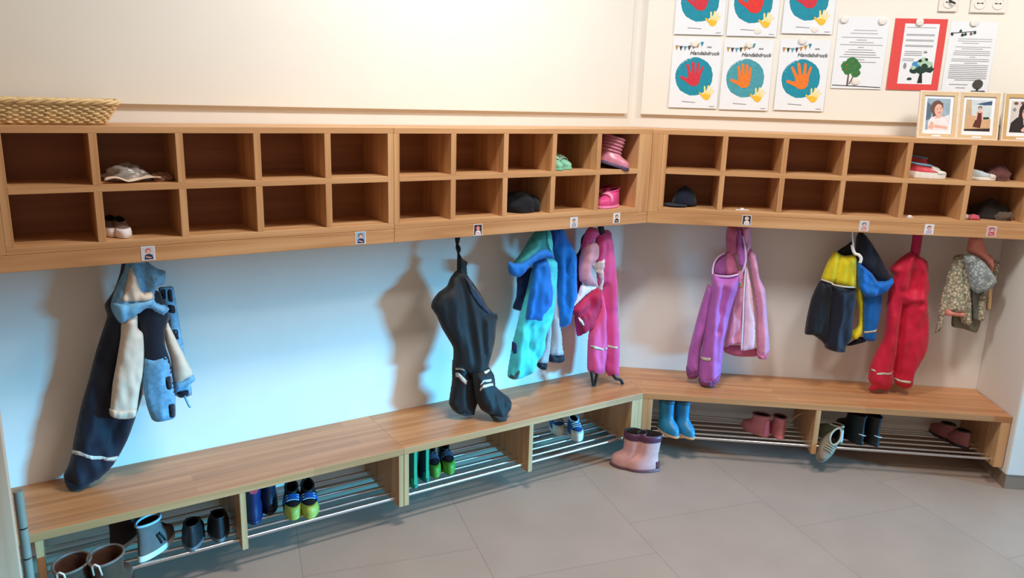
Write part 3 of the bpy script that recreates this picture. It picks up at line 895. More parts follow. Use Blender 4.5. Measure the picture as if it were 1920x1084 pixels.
class Cloth:
    """a soft closed body of cloth: front and back sheets meeting at an outline that hangs on a plane in front of a wall"""
    def __init__(s, fr, pts, d0, d1=None, T=0.03, Rr=0.05, back=0.4, folds=(), noise_=(0.006, 14, 5, 0), on=None, step=0.008, lift=0.0015, crease=0.008):
        s.fr, s.d0, s.d1, s.T, s.Rr, s.folds, s.nz, s.on, s.lift, s.crease = fr, d0, d0 if d1 is None else d1, T, Rr, folds, noise_, on, lift, crease
        if on:
            loc = []
            for x, y in pts:
                d = on.dep(np.array([[0, 1.0]]))[0]
                p = at(x, y, fr, d)
                for _ in range(6):
                    d = on.front(np.array([[p.x, p.z]]))[0]
                    p = at(x, y, fr, d)
                loc.append((p.x, p.z))
        else:
            loc = [(p.x, p.z) for p in (at(x, y, fr, s.d0, s.d1) for x, y in pts)]
        B = np.array([tuple(p) for p in spline(loc, step)])
        s.B = B
        s.fold_l = []
        for pl, amp, wd in folds:
            q = [at(x, y, fr, s.d0, s.d1) for x, y in pl]
            s.fold_l.append((np.array([(p.x, p.z) for p in q]), amp, wd))
        lo, hi = B.min(0), B.max(0)
        gx = np.arange(lo[0], hi[0], step)
        gz = np.arange(lo[1], hi[1], step)
        G = []
        for j, z in enumerate(gz):
            for x in gx + (step * 0.5 if j % 2 else 0):
                G.append((x, z))
        G = np.array(G) if len(G) else np.zeros((0, 2))
        if len(G):
            G = G[inside(G, B)]
        if len(G):
            G = G[segdist(G, B, np.roll(B, -1, 0)) > step * 0.55]
        n = len(B)
        allp = [Vector(p) for p in B] + [Vector(p) for p in G]
        vs, es, fs, *_ = delaunay_2d_cdt(allp, [(i, (i + 1) % n) for i in range(n)], [], 1, 1e-6)
        V = np.array([tuple(v) for v in vs])
        dist = segdist(V, B, np.roll(B, -1, 0))
        edge = dist < 1e-5
        y0 = s.dep(V)
        yf = np.where(edge, y0, s.front(V))
        h = np.maximum(yf - y0, 0)
        pr = s.prof(dist)
        yb = np.where(edge, y0, y0 - back * s.T * pr - (0.0008 if not on else 0.0))
        verts = [(V[i, 0], -yf[i], V[i, 1]) for i in range(len(V))]
        idx = {}
        for i in range(len(V)):
            if edge[i]:
                idx[i] = i
            else:
                idx[i] = len(verts)
                verts.append((V[i, 0], -yb[i], V[i, 1]))
        F = []
        for f in fs:
            a, b, c = [V[i] for i in f[:3]]
            if (b[0] - a[0]) * (c[1] - a[1]) - (b[1] - a[1]) * (c[0] - a[0]) < 0:
                f = f[::-1]
            F.append(tuple(f))
            if not all(edge[i] for i in f):
                F.append(tuple(idx[i] for i in f[::-1]))
        s.mb = MB().add(verts, F)

    def prof(s, dist):
        u = np.clip(dist / (s.Rr * 0.8), 0, 1)
        return np.sqrt(1 - (1 - u) ** 2)

    def dep(s, P):
        if s.on:
            return s.on.front(P) + s.lift
        return s.d0 + (s.d1 - s.d0) * (P[:, 1] - 1.13) / (0.34 - 1.13)

    def front(s, P):
        dist = segdist(P, s.B, np.roll(s.B, -1, 0))
        ins = inside(P, s.B)
        dist = np.where(ins, dist, 0)
        pr = s.prof(dist)
        h = s.T * 0.82 * pr
        for q, amp, wd in s.fold_l:
            d = segdist(P, q[:-1], q[1:])
            h = h + amp * np.exp(-(d / wd) ** 2) * np.minimum(pr * 1.4, 1)
        a, sx, sz, seed = s.nz
        if a:
            nv = np.array([noise.noise(Vector((p[0] * sx, p[1] * sz, seed * 3.7))) + 0.5 * noise.noise(Vector((p[0] * sx * 2.1, p[1] * sz * 2.3, seed * 3.7 + 9))) for p in P])
            h = h + a * pr * nv
            # long hanging creases and finer crumpling
            cr = np.array([1 - 2 * abs(noise.noise(Vector((p[0] * sx * 1.15 + p[1] * 2.0, p[1] * sz * 0.5, seed * 2.3 + 4)))) - 0.45 * abs(noise.noise(Vector((p[0] * sx * 1.9 - p[1] * 8, p[1] * sz * 2.4, seed * 1.3 + 7)))) for p in P])
            h = h + s.crease * min(1.0, a / 0.010) * pr * (cr - 0.4)
        h = np.maximum(h, 0.0)
        return s.dep(P) + h


def garment(name, label, cat, fr, ref, group=None):
    p = at(ref[0], ref[1], fr, 0.13)
    return Thing(name, label, cat, fr, (p.x, -0.13, p.z), group)


def cl(t, name, mt, pts, d0, d1=None, parent=None, **k):
    c = Cloth(t.fr, pts, d0, d1, **k)
    c.o = t.part(name, c.mb, mt, parent, smooth=True)
    return c


def cord(t, name, mt, pix, d, r, parent=None, n=8):
    ds = d if isinstance(d, (list, tuple)) else [d] * len(pix)
    pts = [at(x, y, t.fr, dd) for (x, y), dd in zip(pix, ds)]
    # smooth
    P = []
    for i in range(len(pts) - 1):
        p0, p1, p2, p3 = pts[max(i - 1, 0)], pts[i], pts[i + 1], pts[min(i + 2, len(pts) - 1)]
        for j in range(5):
            q = j / 5
            P.append(0.5 * (2 * p1 + (p2 - p0) * q + (2 * p0 - 5 * p1 + 4 * p2 - p3) * q * q + (3 * p1 - p0 - 3 * p2 + p3) * q ** 3))
    P.append(pts[-1])
    return t.part(name, MB().tube(P, r, n), mt, parent, smooth=True)


def fab(name, rgb, rough=0.6, var=0.08, bump=0.25, sheen=0.15, scale=25, bscale=700):
    return mat(name, rgb, min(0.9, rough + 0.12), var, scale, bump, bscale, sheen=sheen, spec=0.35)


NAVY = fab('cloth_navy', (15, 20, 38), 0.55, 0.12)
BLACKC = fab('cloth_black', (11, 14, 20), 0.5, 0.15)
CREAM = fab('cloth_cream', (232, 208, 184), 0.6, 0.06)
GBLUE = fab('cloth_grey_blue', (112, 168, 204), 0.75, 0.25, 0.35, 0.2, 60)
REFL = mat('reflective_tape', (206, 196, 182), 0.35, 0.05, 80)
TURQ = fab('cloth_turquoise', (72, 204, 210), 0.5, 0.10)
TURQ_D = fab('cloth_muted_green', (54, 150, 152), 0.6, 0.15)
ROYAL = fab('cloth_royal_blue', (6, 108, 196), 0.5, 0.10)
COBALT = fab('cloth_cobalt', (4, 116, 206), 0.55, 0.12)
DKBLUE = fab('cloth_dark_blue', (10, 44, 98), 0.55, 0.1)
MARL = fab('cloth_grey_marl', (176, 178, 184), 0.85, 0.14, 0.4, 0.3, 160)
PINK = fab('cloth_pink', (226, 84, 148), 0.5, 0.06)
RASP = fab('cloth_raspberry', (186, 24, 74), 0.5, 0.08)
MAGENTA = fab('cloth_magenta', (206, 44, 142), 0.5, 0.08)
PALEP = fab('cloth_pale_pink', (222, 158, 170), 0.55, 0.1)
WHITEC = fab('cloth_white', (232, 222, 222), 0.6, 0.04)
MAROON = fab('cloth_maroon', (96, 20, 50), 0.6, 0.1)
LILAC = fab('cloth_lilac', (184, 98, 182), 0.38, 0.07)
LILAC_D = fab('cloth_plum_check', (140, 76, 140), 0.5, 0.35, 0.3, 0.1, 130)
LILAC_L = fab('cloth_lilac_trim', (226, 190, 226), 0.5, 0.04)
ROSE = fab('cloth_rose', (230, 154, 184), 0.55, 0.07)
ROSE_L = fab('cloth_light_rose', (244, 204, 226), 0.55, 0.05)
ROSE_D = fab('cloth_deep_rose', (204, 112, 150), 0.6, 0.1)
YELL = fab('cloth_yellow', (226, 206, 20), 0.5, 0.06)
REDC = fab('cloth_red', (206, 20, 58), 0.45, 0.07)
RED_LIT = fab('cloth_red_daylit', (190, 18, 80), 0.45, 0.07)  # dungaree red with the bluish daylight tint painted in, for the strap
PEACH = fab('cloth_peach', (226, 142, 124), 0.6, 0.06)
BEIGE = fab('cloth_beige', (206, 170, 120), 0.7, 0.05)


def floral(name, base, d1, d2):
    m = fab(name, base, 0.7, 0.05)
    nt = m.node_tree
    b = nt.nodes['Principled BSDF']
    v = nt.nodes.new('ShaderNodeTexVoronoi')
    v.inputs['Scale'].default_value = 88
    tc = nt.nodes.new('ShaderNodeTexCoord')
    nt.links.new(tc.outputs['Object'], v.inputs['Vector'])
    r = nt.nodes.new('ShaderNodeValToRGB')
    r.color_ramp.interpolation = 'CONSTANT'
    r.color_ramp.elements[0].color = lin(d1) + (1,)
    r.color_ramp.elements[1].position = 0.28
    r.color_ramp.elements[1].color = lin(d2) + (1,)
    k = r.color_ramp.elements.new(0.52)
    k.color = lin(base) + (1,)
    nt.links.new(v.outputs['Distance'], r.inputs[0])
    nt.links.new(r.outputs[0], b.inputs['Base Color'])
    return m


FLOR = floral('cloth_floral', (140, 138, 116), (236, 216, 194), (188, 176, 150))
FLORB = floral('cloth_floral_blue', (134, 146, 150), (206, 206, 200), (166, 174, 172))

# --- navy rain trousers, far left
A = zoomed(80, 440, 440, .4615)
t = garment('rain_trousers', 'navy rain trousers with one reflective band, hanging behind the cream-sleeved jacket', 'trousers', 'L', (262, 470), 'clothes on the coat hooks')
c = cl(t, 'trouser_leg', NAVY, A([(330, 60), (365, 60), (380, 150), (400, 240), (412, 400), (412, 520), (405, 650), (390, 705), (368, 772), (345, 832), (310, 900), (275, 950), (230, 990), (185, 1016), (140, 1038), (112, 1037), (92, 1010), (85, 978), (105, 935), (118, 890), (124, 850), (140, 765), (160, 680), (187, 590), (215, 480), (240, 400), (262, 332), (252, 285), (290, 225), (315, 150)]),
       0.10, 0.105, T=0.045, Rr=0.06, noise_=(0.014, 16, 5, 1), folds=[(A([(330, 330), (260, 560), (180, 820)]), 0.010, 0.018), (A([(380, 420), (330, 700), (230, 900)]), -0.008, 0.014)])
cl(t, 'reflective_band', REFL, A([(122, 872), (150, 880), (200, 898), (262, 905), (305, 899), (303, 914), (262, 920), (200, 913), (150, 896), (120, 886)]), 0, on=c, T=0.002, Rr=0.01, noise_=(0, 1, 1, 0), step=0.008, parent=c.o)
cl(t, 'hem_cuff', fab('cloth_navy_hem', (14, 18, 32), 0.6), A([(92, 985), (112, 1008), (150, 1022), (186, 1008), (188, 1018), (150, 1040), (112, 1040), (90, 1012)]), 0, on=c, T=0.006, Rr=0.012, noise_=(0, 1, 1, 0), parent=c.o)

# --- blue and cream jacket, far left
t = garment('hooded_jacket', 'grey-blue and navy jacket with cream sleeves and hood, leftmost jacket', 'jacket', 'L', (270, 470), 'clothes on the coat hooks')
c = cl(t, 'front_strip', GBLUE, A([(470, 218), (500, 212), (531, 213), (546, 300), (560, 380), (572, 440), (578, 490), (600, 600), (606, 650), (560, 664), (530, 640), (520, 480), (505, 340)]), 0.12, T=0.012, Rr=0.03, noise_=(0.004, 14, 8, 3))
for q in ([(483, 222), (498, 222), (500, 262), (485, 262)], [(508, 225), (524, 225), (528, 272), (511, 268)], [(510, 285), (536, 290), (538, 318), (512, 314)], [(530, 385), (548, 388), (552, 425), (534, 420)], [(545, 640), (590, 630), (592, 655), (560, 660)]):
    cl(t, 'navy_patch', NAVY, A(q), 0, on=c, T=0.0015, Rr=0.005, noise_=(0, 1, 1, 0), parent=c.o)
cord(t, 'drawcord', GBLUE, A([(576, 655), (584, 672), (592, 690), (600, 702)]), 0.135, 0.004)
c = cl(t, 'body', NAVY, A([(390, 240), (470, 230), (515, 330), (500, 380), (498, 450), (520, 520), (538, 640), (536, 742), (466, 760), (444, 748), (425, 700), (412, 640), (404, 560), (412, 500), (395, 360)]), 0.155, T=0.03, Rr=0.04, noise_=(0.008, 14, 5, 4))
p = cl(t, 'lower_panel', GBLUE, A([(414, 502), (450, 494), (498, 482), (516, 520), (536, 640), (538, 742), (466, 761), (443, 750), (424, 700), (411, 640), (405, 560)]), 0.160, T=0.033, Rr=0.04, noise_=(0.010, 14, 5, 4), folds=[(A([(470, 520), (480, 740)]), 0.006, 0.012)])
for q in ([(490, 488), (503, 486), (508, 505), (492, 507)], [(500, 580), (521, 576), (525, 625), (506, 627)], [(513, 692), (537, 688), (538, 738), (518, 742)]):
    cl(t, 'navy_patch', NAVY, A(q), 0, on=p, T=0.0015, Rr=0.005, noise_=(0, 1, 1, 0), parent=p.o)
c = cl(t, 'sleeve', CREAM, A([(338, 330), (384, 325), (387, 380), (408, 402), (412, 480), (408, 560), (396, 620), (390, 660), (384, 705), (378, 736), (340, 747), (290, 743), (273, 728), (276, 690), (285, 600), (300, 520), (316, 420), (320, 360)]), 0.165, T=0.036, Rr=0.035, noise_=(0.010, 22, 9, 5), folds=[(A([(345, 350), (350, 600)]), 0.006, 0.014), (A([(385, 395), (380, 600)]), -0.006, 0.01)])
cl(t, 'cuff', CREAM, A([(272, 704), (320, 716), (382, 706), (378, 738), (340, 749), (290, 745), (272, 730)]), 0, on=c, T=0.005, Rr=0.012, noise_=(0.004, 90, 5, 5), step=0.006, parent=c.o)
c = cl(t, 'sleeve', CREAM, A([(498, 330), (516, 372), (545, 430), (580, 500), (610, 568), (575, 592), (540, 610), (528, 560), (518, 500), (500, 440), (493, 390)]), 0.15, T=0.028, Rr=0.03, noise_=(0.008, 18, 9, 6))
cl(t, 'cuff', GBLUE, A([(534, 596), (575, 582), (608, 566), (620, 592), (580, 618), (536, 645)]), 0.152, T=0.03, Rr=0.03, noise_=(0.004, 18, 9, 6))
h = cl(t, 'hood', GBLUE, A([(350, 85), (400, 80), (430, 112), (465, 138), (500, 150), (494, 200), (460, 214), (460, 262), (500, 288), (515, 302), (490, 330), (455, 318), (425, 300), (380, 325), (320, 362), (288, 325), (276, 285), (298, 215), (328, 150)]), 0.165, T=0.040, Rr=0.05, noise_=(0.012, 20, 14, 7), folds=[(A([(400, 110), (420, 220)]), -0.012, 0.010), (A([(440, 130), (450, 210)]), 0.010, 0.010)])
hc = cl(t, 'hood_lining', CREAM, A([(358, 135), (385, 190), (404, 235), (440, 230), (452, 258), (400, 272), (330, 276), (322, 262), (336, 210)]), 0, on=h, T=0.012, Rr=0.02, noise_=(0.006, 30, 14, 7), parent=h.o)
cl(t, 'hood_rim', fab('cloth_rim_blue', (122, 184, 222), 0.7, 0.1), A([(282, 272), (330, 284), (400, 272), (452, 262), (440, 284), (385, 322), (320, 360), (290, 328), (278, 296)]), 0, on=h, T=0.014, Rr=0.022, noise_=(0.005, 30, 14, 8), parent=h.o)

# --- black dungarees, centre
A = zoomed(740, 420, 1020, .3689)
t = garment('rain_dungarees', 'black rain dungarees with reflective bands, standing on the bench by one strap', 'dungarees', 'L', (858, 450), 'clothes on the coat hooks')
c = cl(t, 'strap', BLACKC, A([(303, 40), (335, 40), (333, 75), (325, 108), (322, 112), (312, 108), (306, 75)]), 0.13, T=0.010, Rr=0.012, noise_=(0.003, 40, 20, 1))
cl(t, 'strap', BLACKC, A([(312, 102), (330, 108), (336, 125), (330, 148), (346, 178), (368, 192), (364, 232), (372, 290), (318, 290), (316, 232), (317, 185), (318, 150), (310, 125)]), 0.135, 0.26, T=0.022, Rr=0.016, noise_=(0.004, 40, 20, 2))
b = cl(t, 'bib', BLACKC, A([(345, 232), (366, 255), (420, 330), (470, 415), (498, 448), (522, 458), (513, 500), (506, 570), (493, 640), (476, 700), (472, 722), (486, 745), (455, 775), (410, 800), (370, 760), (330, 735), (296, 728), (297, 690), (297, 630), (270, 580), (240, 530), (215, 470), (186, 425), (192, 390), (220, 350), (265, 315), (282, 275), (312, 238)]),
       0.135, 0.24, T=0.05, Rr=0.07, noise_=(0.014, 14, 5, 9), folds=[(A([(345, 260), (370, 420), (400, 640), (410, 800)]), 0.016, 0.02), (A([(440, 480), (450, 640), (440, 780)]), 0.010, 0.015), (A([(400, 450), (420, 640)]), -0.008, 0.012)])
cl(t, 'inner_back', fab('cloth_ink_blue', (22, 36, 60), 0.5, 0.1), A([(352, 262), (420, 345), (468, 425), (496, 456), (470, 452), (430, 420), (385, 350)]), 0, on=b, T=0.006, Rr=0.015, noise_=(0.004, 20, 10, 3), parent=b.o)
l1 = cl(t, 'trouser_leg', BLACKC, A([(296, 690), (360, 700), (412, 780), (418, 880), (405, 935), (392, 966), (350, 971), (300, 951), (276, 912), (284, 850), (292, 790)]), 0.135, 0.205, T=0.05, Rr=0.045, noise_=(0.012, 18, 8, 10))
l2 = cl(t, 'trouser_leg', BLACKC, A([(400, 760), (470, 720), (500, 765), (506, 815), (540, 850), (583, 884), (582, 935), (566, 962), (553, 990), (520, 998), (495, 986), (478, 968), (440, 945), (418, 905), (405, 850)]), 0.135, 0.285, T=0.05, Rr=0.045, noise_=(0.012, 18, 8, 11))
RT = dict(T=0.002, Rr=0.01, noise_=(0, 1, 1, 0), step=0.006)
cl(t, 'reflective_band', REFL, A([(297, 720), (330, 728), (362, 734), (362, 747), (330, 740), (297, 733)]), 0, on=l1, parent=l1.o, **RT)
cl(t, 'reflective_band', REFL, A([(297, 745), (325, 756), (345, 775), (370, 800), (362, 818), (340, 800), (320, 778), (297, 768)]), 0, on=l1, parent=l1.o, **RT)
cl(t, 'reflective_band', REFL, A([(412, 797), (450, 794), (490, 788), (492, 800), (450, 806), (412, 808)]), 0, on=l2, parent=l2.o, **RT)
cl(t, 'reflective_band', REFL, A([(414, 822), (450, 818), (498, 808), (500, 822), (450, 836), (416, 838)]), 0, on=l2, parent=l2.o, **RT)
cl(t, 'reflective_band', REFL, A([(456, 752), (480, 738), (484, 745), (460, 762)]), 0, on=l2, parent=l2.o, **RT)
for q, d in (([(318, 945), (405, 945), (395, 968), (350, 974), (310, 958)], .21), ([(490, 965), (566, 955), (556, 992), (522, 1000), (495, 990)], .30)):
    cl(t, 'foot_loop', fab('rubber_loop', (40, 34, 34), 0.5), A(q), 0.135, d, T=0.04, Rr=0.02, noise_=(0.005, 30, 30, 2))

# --- grey joggers, turquoise suit, blue jacket
A = zoomed(930, 410, 1210, .31355)
t = garment('jogging_trousers', 'grey marl jogging trousers with navy cuffs, peeping out below the blue jacket', 'trousers', 'L', (1035, 560), 'clothes on the coat hooks')
for q, cf, d in (([(285, 400), (330, 400), (328, 690), (318, 780), (306, 862), (245, 860), (258, 800), (280, 700)], [(244, 852), (275, 858), (302, 858), (296, 885), (288, 907), (265, 900), (244, 882)], .085), ([(320, 400), (372, 400), (382, 640), (392, 750), (397, 815), (355, 820), (315, 812), (320, 700)], [(314, 806), (355, 814), (396, 800), (403, 842), (375, 863), (316, 855)], .095)):
    l = cl(t, 'trouser_leg', MARL, A(q), d, T=0.03, Rr=0.03, noise_=(0.008, 20, 8, 12), folds=[(A([(350, 600), (352, 800)]), 0.008, 0.012)])
    cl(t, 'cuff', NAVY, A(cf), d, T=0.035, Rr=0.025, noise_=(0.005, 50, 8, 12), parent=l.o)

t = garment('winter_jacket', 'plain bright blue jacket hanging between the turquoise suit and the pink dungarees', 'jacket', 'L', (1045, 440), 'clothes on the coat hooks')
c = cl(t, 'body', COBALT, A([(325, 50), (388, 50), (420, 115), (460, 185), (475, 240), (472, 330), (475, 450), (456, 540), (440, 622), (402, 650), (374, 638), (372, 560), (365, 450), (366, 350), (350, 250), (330, 200), (322, 140)]), 0.115, T=0.045, Rr=0.05, noise_=(0.014, 16, 7, 13), folds=[(A([(420, 180), (430, 420), (410, 600)]), 0.012, 0.016), (A([(395, 240), (400, 560)]), -0.010, 0.012)])
cl(t, 'hood', fab('cloth_mid_blue', (8, 82, 168), 0.55), A([(326, 60), (375, 50), (388, 95), (385, 140), (365, 130), (340, 200), (328, 150)]), 0.15, T=0.03, Rr=0.03, noise_=(0.010, 30, 16, 14))
cl(t, 'sleeve', COBALT, A([(425, 200), (470, 250), (470, 420), (455, 540), (438, 628), (418, 620), (420, 480), (410, 300)]), 0.135, T=0.032, Rr=0.03, noise_=(0.010, 24, 9, 15))

t = garment('snow_suit', 'turquoise padded suit with royal blue hood rim and sleeve, among the blue jackets', 'snow suit', 'L', (1010, 450), 'clothes on the coat hooks')
cl(t, 'sleeve', DKBLUE, A([(128, 345), (215, 290), (208, 380), (182, 480), (155, 550), (100, 536), (120, 470), (125, 400)]), 0.12, T=0.03, Rr=0.03, noise_=(0.010, 24, 9, 16))
c = cl(t, 'body', TURQ, A([(300, 210), (340, 240), (360, 255), (358, 350), (352, 480), (340, 560), (328, 605), (300, 680), (290, 720), (288, 765), (270, 820), (240, 870), (200, 922), (150, 955), (102, 960), (70, 945), (72, 900), (84, 830), (96, 760), (110, 700), (130, 620), (160, 510), (185, 420), (210, 320), (240, 250)]),
       0.15, T=0.045, Rr=0.05, noise_=(0.018, 14, 6, 17), folds=[(A([(180, 640), (190, 760), (240, 850)]), -0.016, 0.016), (A([(260, 640), (215, 740), (190, 900)]), 0.014, 0.014), (A([(130, 660), (110, 900)]), 0.010, 0.014), (A([(310, 560), (260, 620), (180, 620)]), -0.008, 0.01)])
cl(t, 'print_patch', DKBLUE, A([(95, 735), (108, 745), (104, 790), (92, 800)]), 0, on=c, T=0.001, Rr=0.004, noise_=(0, 1, 1, 0), step=0.006, parent=c.o)
cl(t, 'hem_cuff', fab('cloth_dark_teal', (60, 84, 74), 0.6, 0.3), A([(74, 925), (110, 938), (140, 905), (132, 950), (105, 962), (72, 948)]), 0, on=c, T=0.004, Rr=0.01, noise_=(0.002, 40, 20, 0), step=0.006, parent=c.o)
cl(t, 'sleeve', ROYAL, A([(228, 262), (292, 235), (306, 250), (326, 340), (331, 430), (325, 520), (275, 578), (268, 612), (225, 606), (180, 600), (190, 500), (205, 400), (215, 320)]), 0.19, T=0.036, Rr=0.035, noise_=(0.012, 18, 9, 18), folds=[(A([(250, 300), (225, 480), (210, 590)]), -0.010, 0.014), (A([(300, 300), (285, 480)]), 0.010, 0.014)])
h = cl(t, 'hood', TURQ_D, A([(240, 70), (285, 60), (312, 62), (326, 130), (334, 200), (345, 245), (300, 235), (230, 260), (180, 300), (105, 268), (130, 230), (165, 180), (200, 120)]), 0.17, T=0.042, Rr=0.05, noise_=(0.010, 18, 9, 19), folds=[(A([(255, 90), (200, 200)]), 0.008, 0.012)])
cl(t, 'hood_side', TURQ, A([(288, 60), (314, 62), (328, 130), (333, 205), (322, 195), (300, 140)]), 0, on=h, T=0.008, Rr=0.02, noise_=(0.002, 40, 20, 0), parent=h.o)
cl(t, 'hood_rim', ROYAL, A([(76, 256), (104, 266), (150, 263), (200, 236), (250, 196), (300, 182), (335, 205), (350, 242), (300, 236), (230, 262), (180, 312), (140, 350), (85, 336), (72, 300)]), 0.215, T=0.02, Rr=0.03, noise_=(0.006, 24, 14, 20))

# --- raspberry jacket and pink dungarees
t = garment('rain_jacket', 'raspberry red rain jacket with pale pink lining, in front of the pink dungarees', 'jacket', 'L', (1100, 440), 'clothes on the coat hooks')
c = cl(t, 'back_panel', MAROON, A([(468, 235), (500, 200), (530, 200), (510, 420), (476, 452), (470, 330)]), 0.10, T=0.02, Rr=0.03)
cl(t, 'back_panel', MAGENTA, A([(470, 585), (505, 600), (520, 688), (486, 702), (474, 640)]), 0.11, T=0.02, Rr=0.02)
cl(t, 'collar', PINK, A([(545, 60), (592, 55), (606, 100), (570, 135), (530, 175), (505, 245), (508, 170), (525, 110)]), 0.13, T=0.03, Rr=0.03, noise_=(0.010, 30, 16, 21))
cl(t, 'lining', PALEP, A([(530, 160), (575, 128), (612, 160), (602, 230), (562, 290), (572, 340), (600, 398), (540, 396), (500, 370), (494, 300), (500, 230)]), 0.145, T=0.036, Rr=0.04, noise_=(0.014, 22, 12, 22))
cl(t, 'pocket_lining', WHITEC, A([(514, 394), (605, 404), (560, 440), (520, 470), (478, 512), (452, 538), (448, 520), (490, 450)]), 0.145, T=0.02, Rr=0.02, noise_=(0.006, 30, 20, 23))
cl(t, 'front', RASP, A([(600, 405), (616, 440), (612, 540), (580, 640), (545, 672), (512, 686), (490, 630), (470, 580), (455, 545), (520, 472)]), 0.15, T=0.032, Rr=0.035, noise_=(0.012, 20, 12, 24), folds=[(A([(590, 440), (540, 560), (520, 660)]), 0.012, 0.016)])
cl(t, 'sleeve', fab('cloth_wine', (160, 20, 66), 0.5), A([(500, 560), (560, 580), (560, 660), (520, 690), (495, 620)]), 0.16, T=0.02, Rr=0.02, noise_=(0.008, 30, 16, 24))
cl(t, 'sleeve_print', WHITEC, A([(492, 588), (520, 612), (528, 640), (505, 622)]), 0.19, T=0.006, Rr=0.01)

t = garment('rain_dungarees', 'long pink rain dungarees with black foot straps, nearest the room corner', 'dungarees', 'L', (1135, 430), 'clothes on the coat hooks')
b = cl(t, 'body', PINK, A([(612, 80), (676, 70), (686, 140), (690, 230), (700, 350), (715, 500), (724, 650), (729, 760), (723, 870), (716, 936), (674, 941), (652, 905), (645, 850), (640, 880), (630, 926), (590, 931), (548, 906), (548, 800), (556, 690), (582, 620), (610, 540), (618, 460), (598, 300), (588, 180)]),
       0.13, 0.18, T=0.052, Rr=0.05, noise_=(0.012, 18, 6, 25), folds=[(A([(625, 150), (622, 300), (640, 420)]), -0.012, 0.012), (A([(675, 150), (690, 500)]), 0.008, 0.014), (A([(640, 400), (652, 560), (648, 760), (645, 860)]), -0.045, 0.012), (A([(625, 480), (600, 880)]), 0.008, 0.012), (A([(690, 520), (692, 900)]), 0.008, 0.012)])
l1 = l2 = b
cl(t, 'reflective_band', REFL, A([(553, 750), (595, 762), (640, 776), (640, 788), (595, 782), (553, 762)]), 0, on=l1, parent=l1.o, **RT)
cl(t, 'reflective_band', REFL, A([(655, 773), (690, 770), (724, 764), (724, 778), (690, 784), (656, 787)]), 0, on=l2, parent=l2.o, **RT)
cl(t, 'white_print', WHITEC, A([(596, 250), (622, 235), (640, 330), (636, 400), (622, 440), (612, 380), (600, 330), (568, 270)]), 0, on=b, T=0.008, Rr=0.012, noise_=(0.010, 60, 30, 5), step=0.006, parent=b.o)
cl(t, 'pink_print', MAGENTA, A([(606, 262), (616, 258), (626, 330), (620, 360), (610, 320)]), 0, on=b, T=0.012, Rr=0.012, noise_=(0.002, 60, 30, 5), step=0.006, parent=b.o, lift=0.004)
cord(t, 'strap', BLACKC, A([(580, 30), (548, 80), (520, 120), (515, 170), (500, 205), (478, 232)]), 0.12, 0.008)
cl(t, 'strap', BLACKC, A([(605, 40), (640, 40), (655, 82), (678, 84), (676, 94), (640, 98), (625, 100)]), 0.15, T=0.012, Rr=0.012)
cl(t, 'strap_end', WHITEC, A([(590, 70), (602, 55), (634, 104), (612, 108)]), 0.14, T=0.008, Rr=0.01)
for nm, pp, r_ in (('foot_strap', [(570, 915), (575, 950), (582, 998)], .150), ('foot_strap', [(605, 922), (598, 960), (588, 998)], .150), ('foot_strap', [(700, 930), (715, 955), (745, 966), (758, 988)], .205)):
    zs = [at(*A([p_])[0], 'L', 0.19) for p_ in pp]
    cord(t, nm, BLACKC, A(pp), [0.20, 0.20, r_ + 0.03] if len(pp) == 3 else [0.21, 0.215, 0.22, 0.225], 0.0075)

# --- lilac trousers and pink jacket
A = zoomed(1240, 410, 1500, .323)
t = garment('rain_jacket', 'pink jacket with a long zip and a rainbow patch, behind the lilac trousers', 'jacket', 'R', (1390, 440), 'clothes on the coat hooks')
cl(t, 'hem', ROSE_D, A([(362, 740), (460, 735), (555, 750), (556, 798), (480, 802), (425, 796), (368, 776)]), 0.10, T=0.02, Rr=0.03)
cl(t, 'hood', ROSE_D, A([(388, 40), (450, 40), (470, 60), (460, 110), (470, 170), (445, 205), (400, 215), (378, 190), (374, 110)]), 0.11, T=0.04, Rr=0.04, noise_=(0.018, 34, 16, 28))
cl(t, 'hood', ROSE, A([(462, 40), (516, 40), (522, 100), (520, 160), (500, 220), (490, 280), (470, 180), (466, 110)]), 0.125, T=0.04, Rr=0.035, noise_=(0.018, 34, 16, 29))
c1 = cl(t, 'front', ROSE, A([(440, 320), (478, 290), (478, 450), (468, 600), (472, 720), (400, 735), (364, 748), (385, 620), (412, 480)]), 0.125, T=0.03, Rr=0.04, noise_=(0.010, 18, 9, 30), folds=[(A([(440, 500), (420, 700)]), -0.008, 0.014)])
c2 = cl(t, 'front', ROSE_L, A([(486, 270), (505, 300), (530, 430), (545, 560), (549, 700), (546, 754), (510, 762), (460, 765), (468, 700), (474, 600), (476, 450)]), 0.14, T=0.03, Rr=0.04, noise_=(0.008, 18, 9, 31))
cord(t, 'zip', WHITEC, A([(488, 290), (478, 450), (473, 600), (464, 762)]), 0.165, 0.004)
cl(t, 'sleeve', ROSE, A([(512, 170), (550, 210), (570, 340), (605, 420), (613, 540), (626, 700), (628, 760), (612, 810), (562, 810), (552, 700), (550, 560), (538, 440), (516, 300), (505, 220)]), 0.13, T=0.045, Rr=0.04, noise_=(0.012, 20, 7, 32), folds=[(A([(545, 280), (580, 480), (585, 760)]), 0.008, 0.014)])
cl(t, 'cuff', ROSE_D, A([(553, 770), (590, 780), (628, 758), (612, 811), (563, 811)]), 0.132, T=0.048, Rr=0.03, noise_=(0.006, 50, 10, 32))
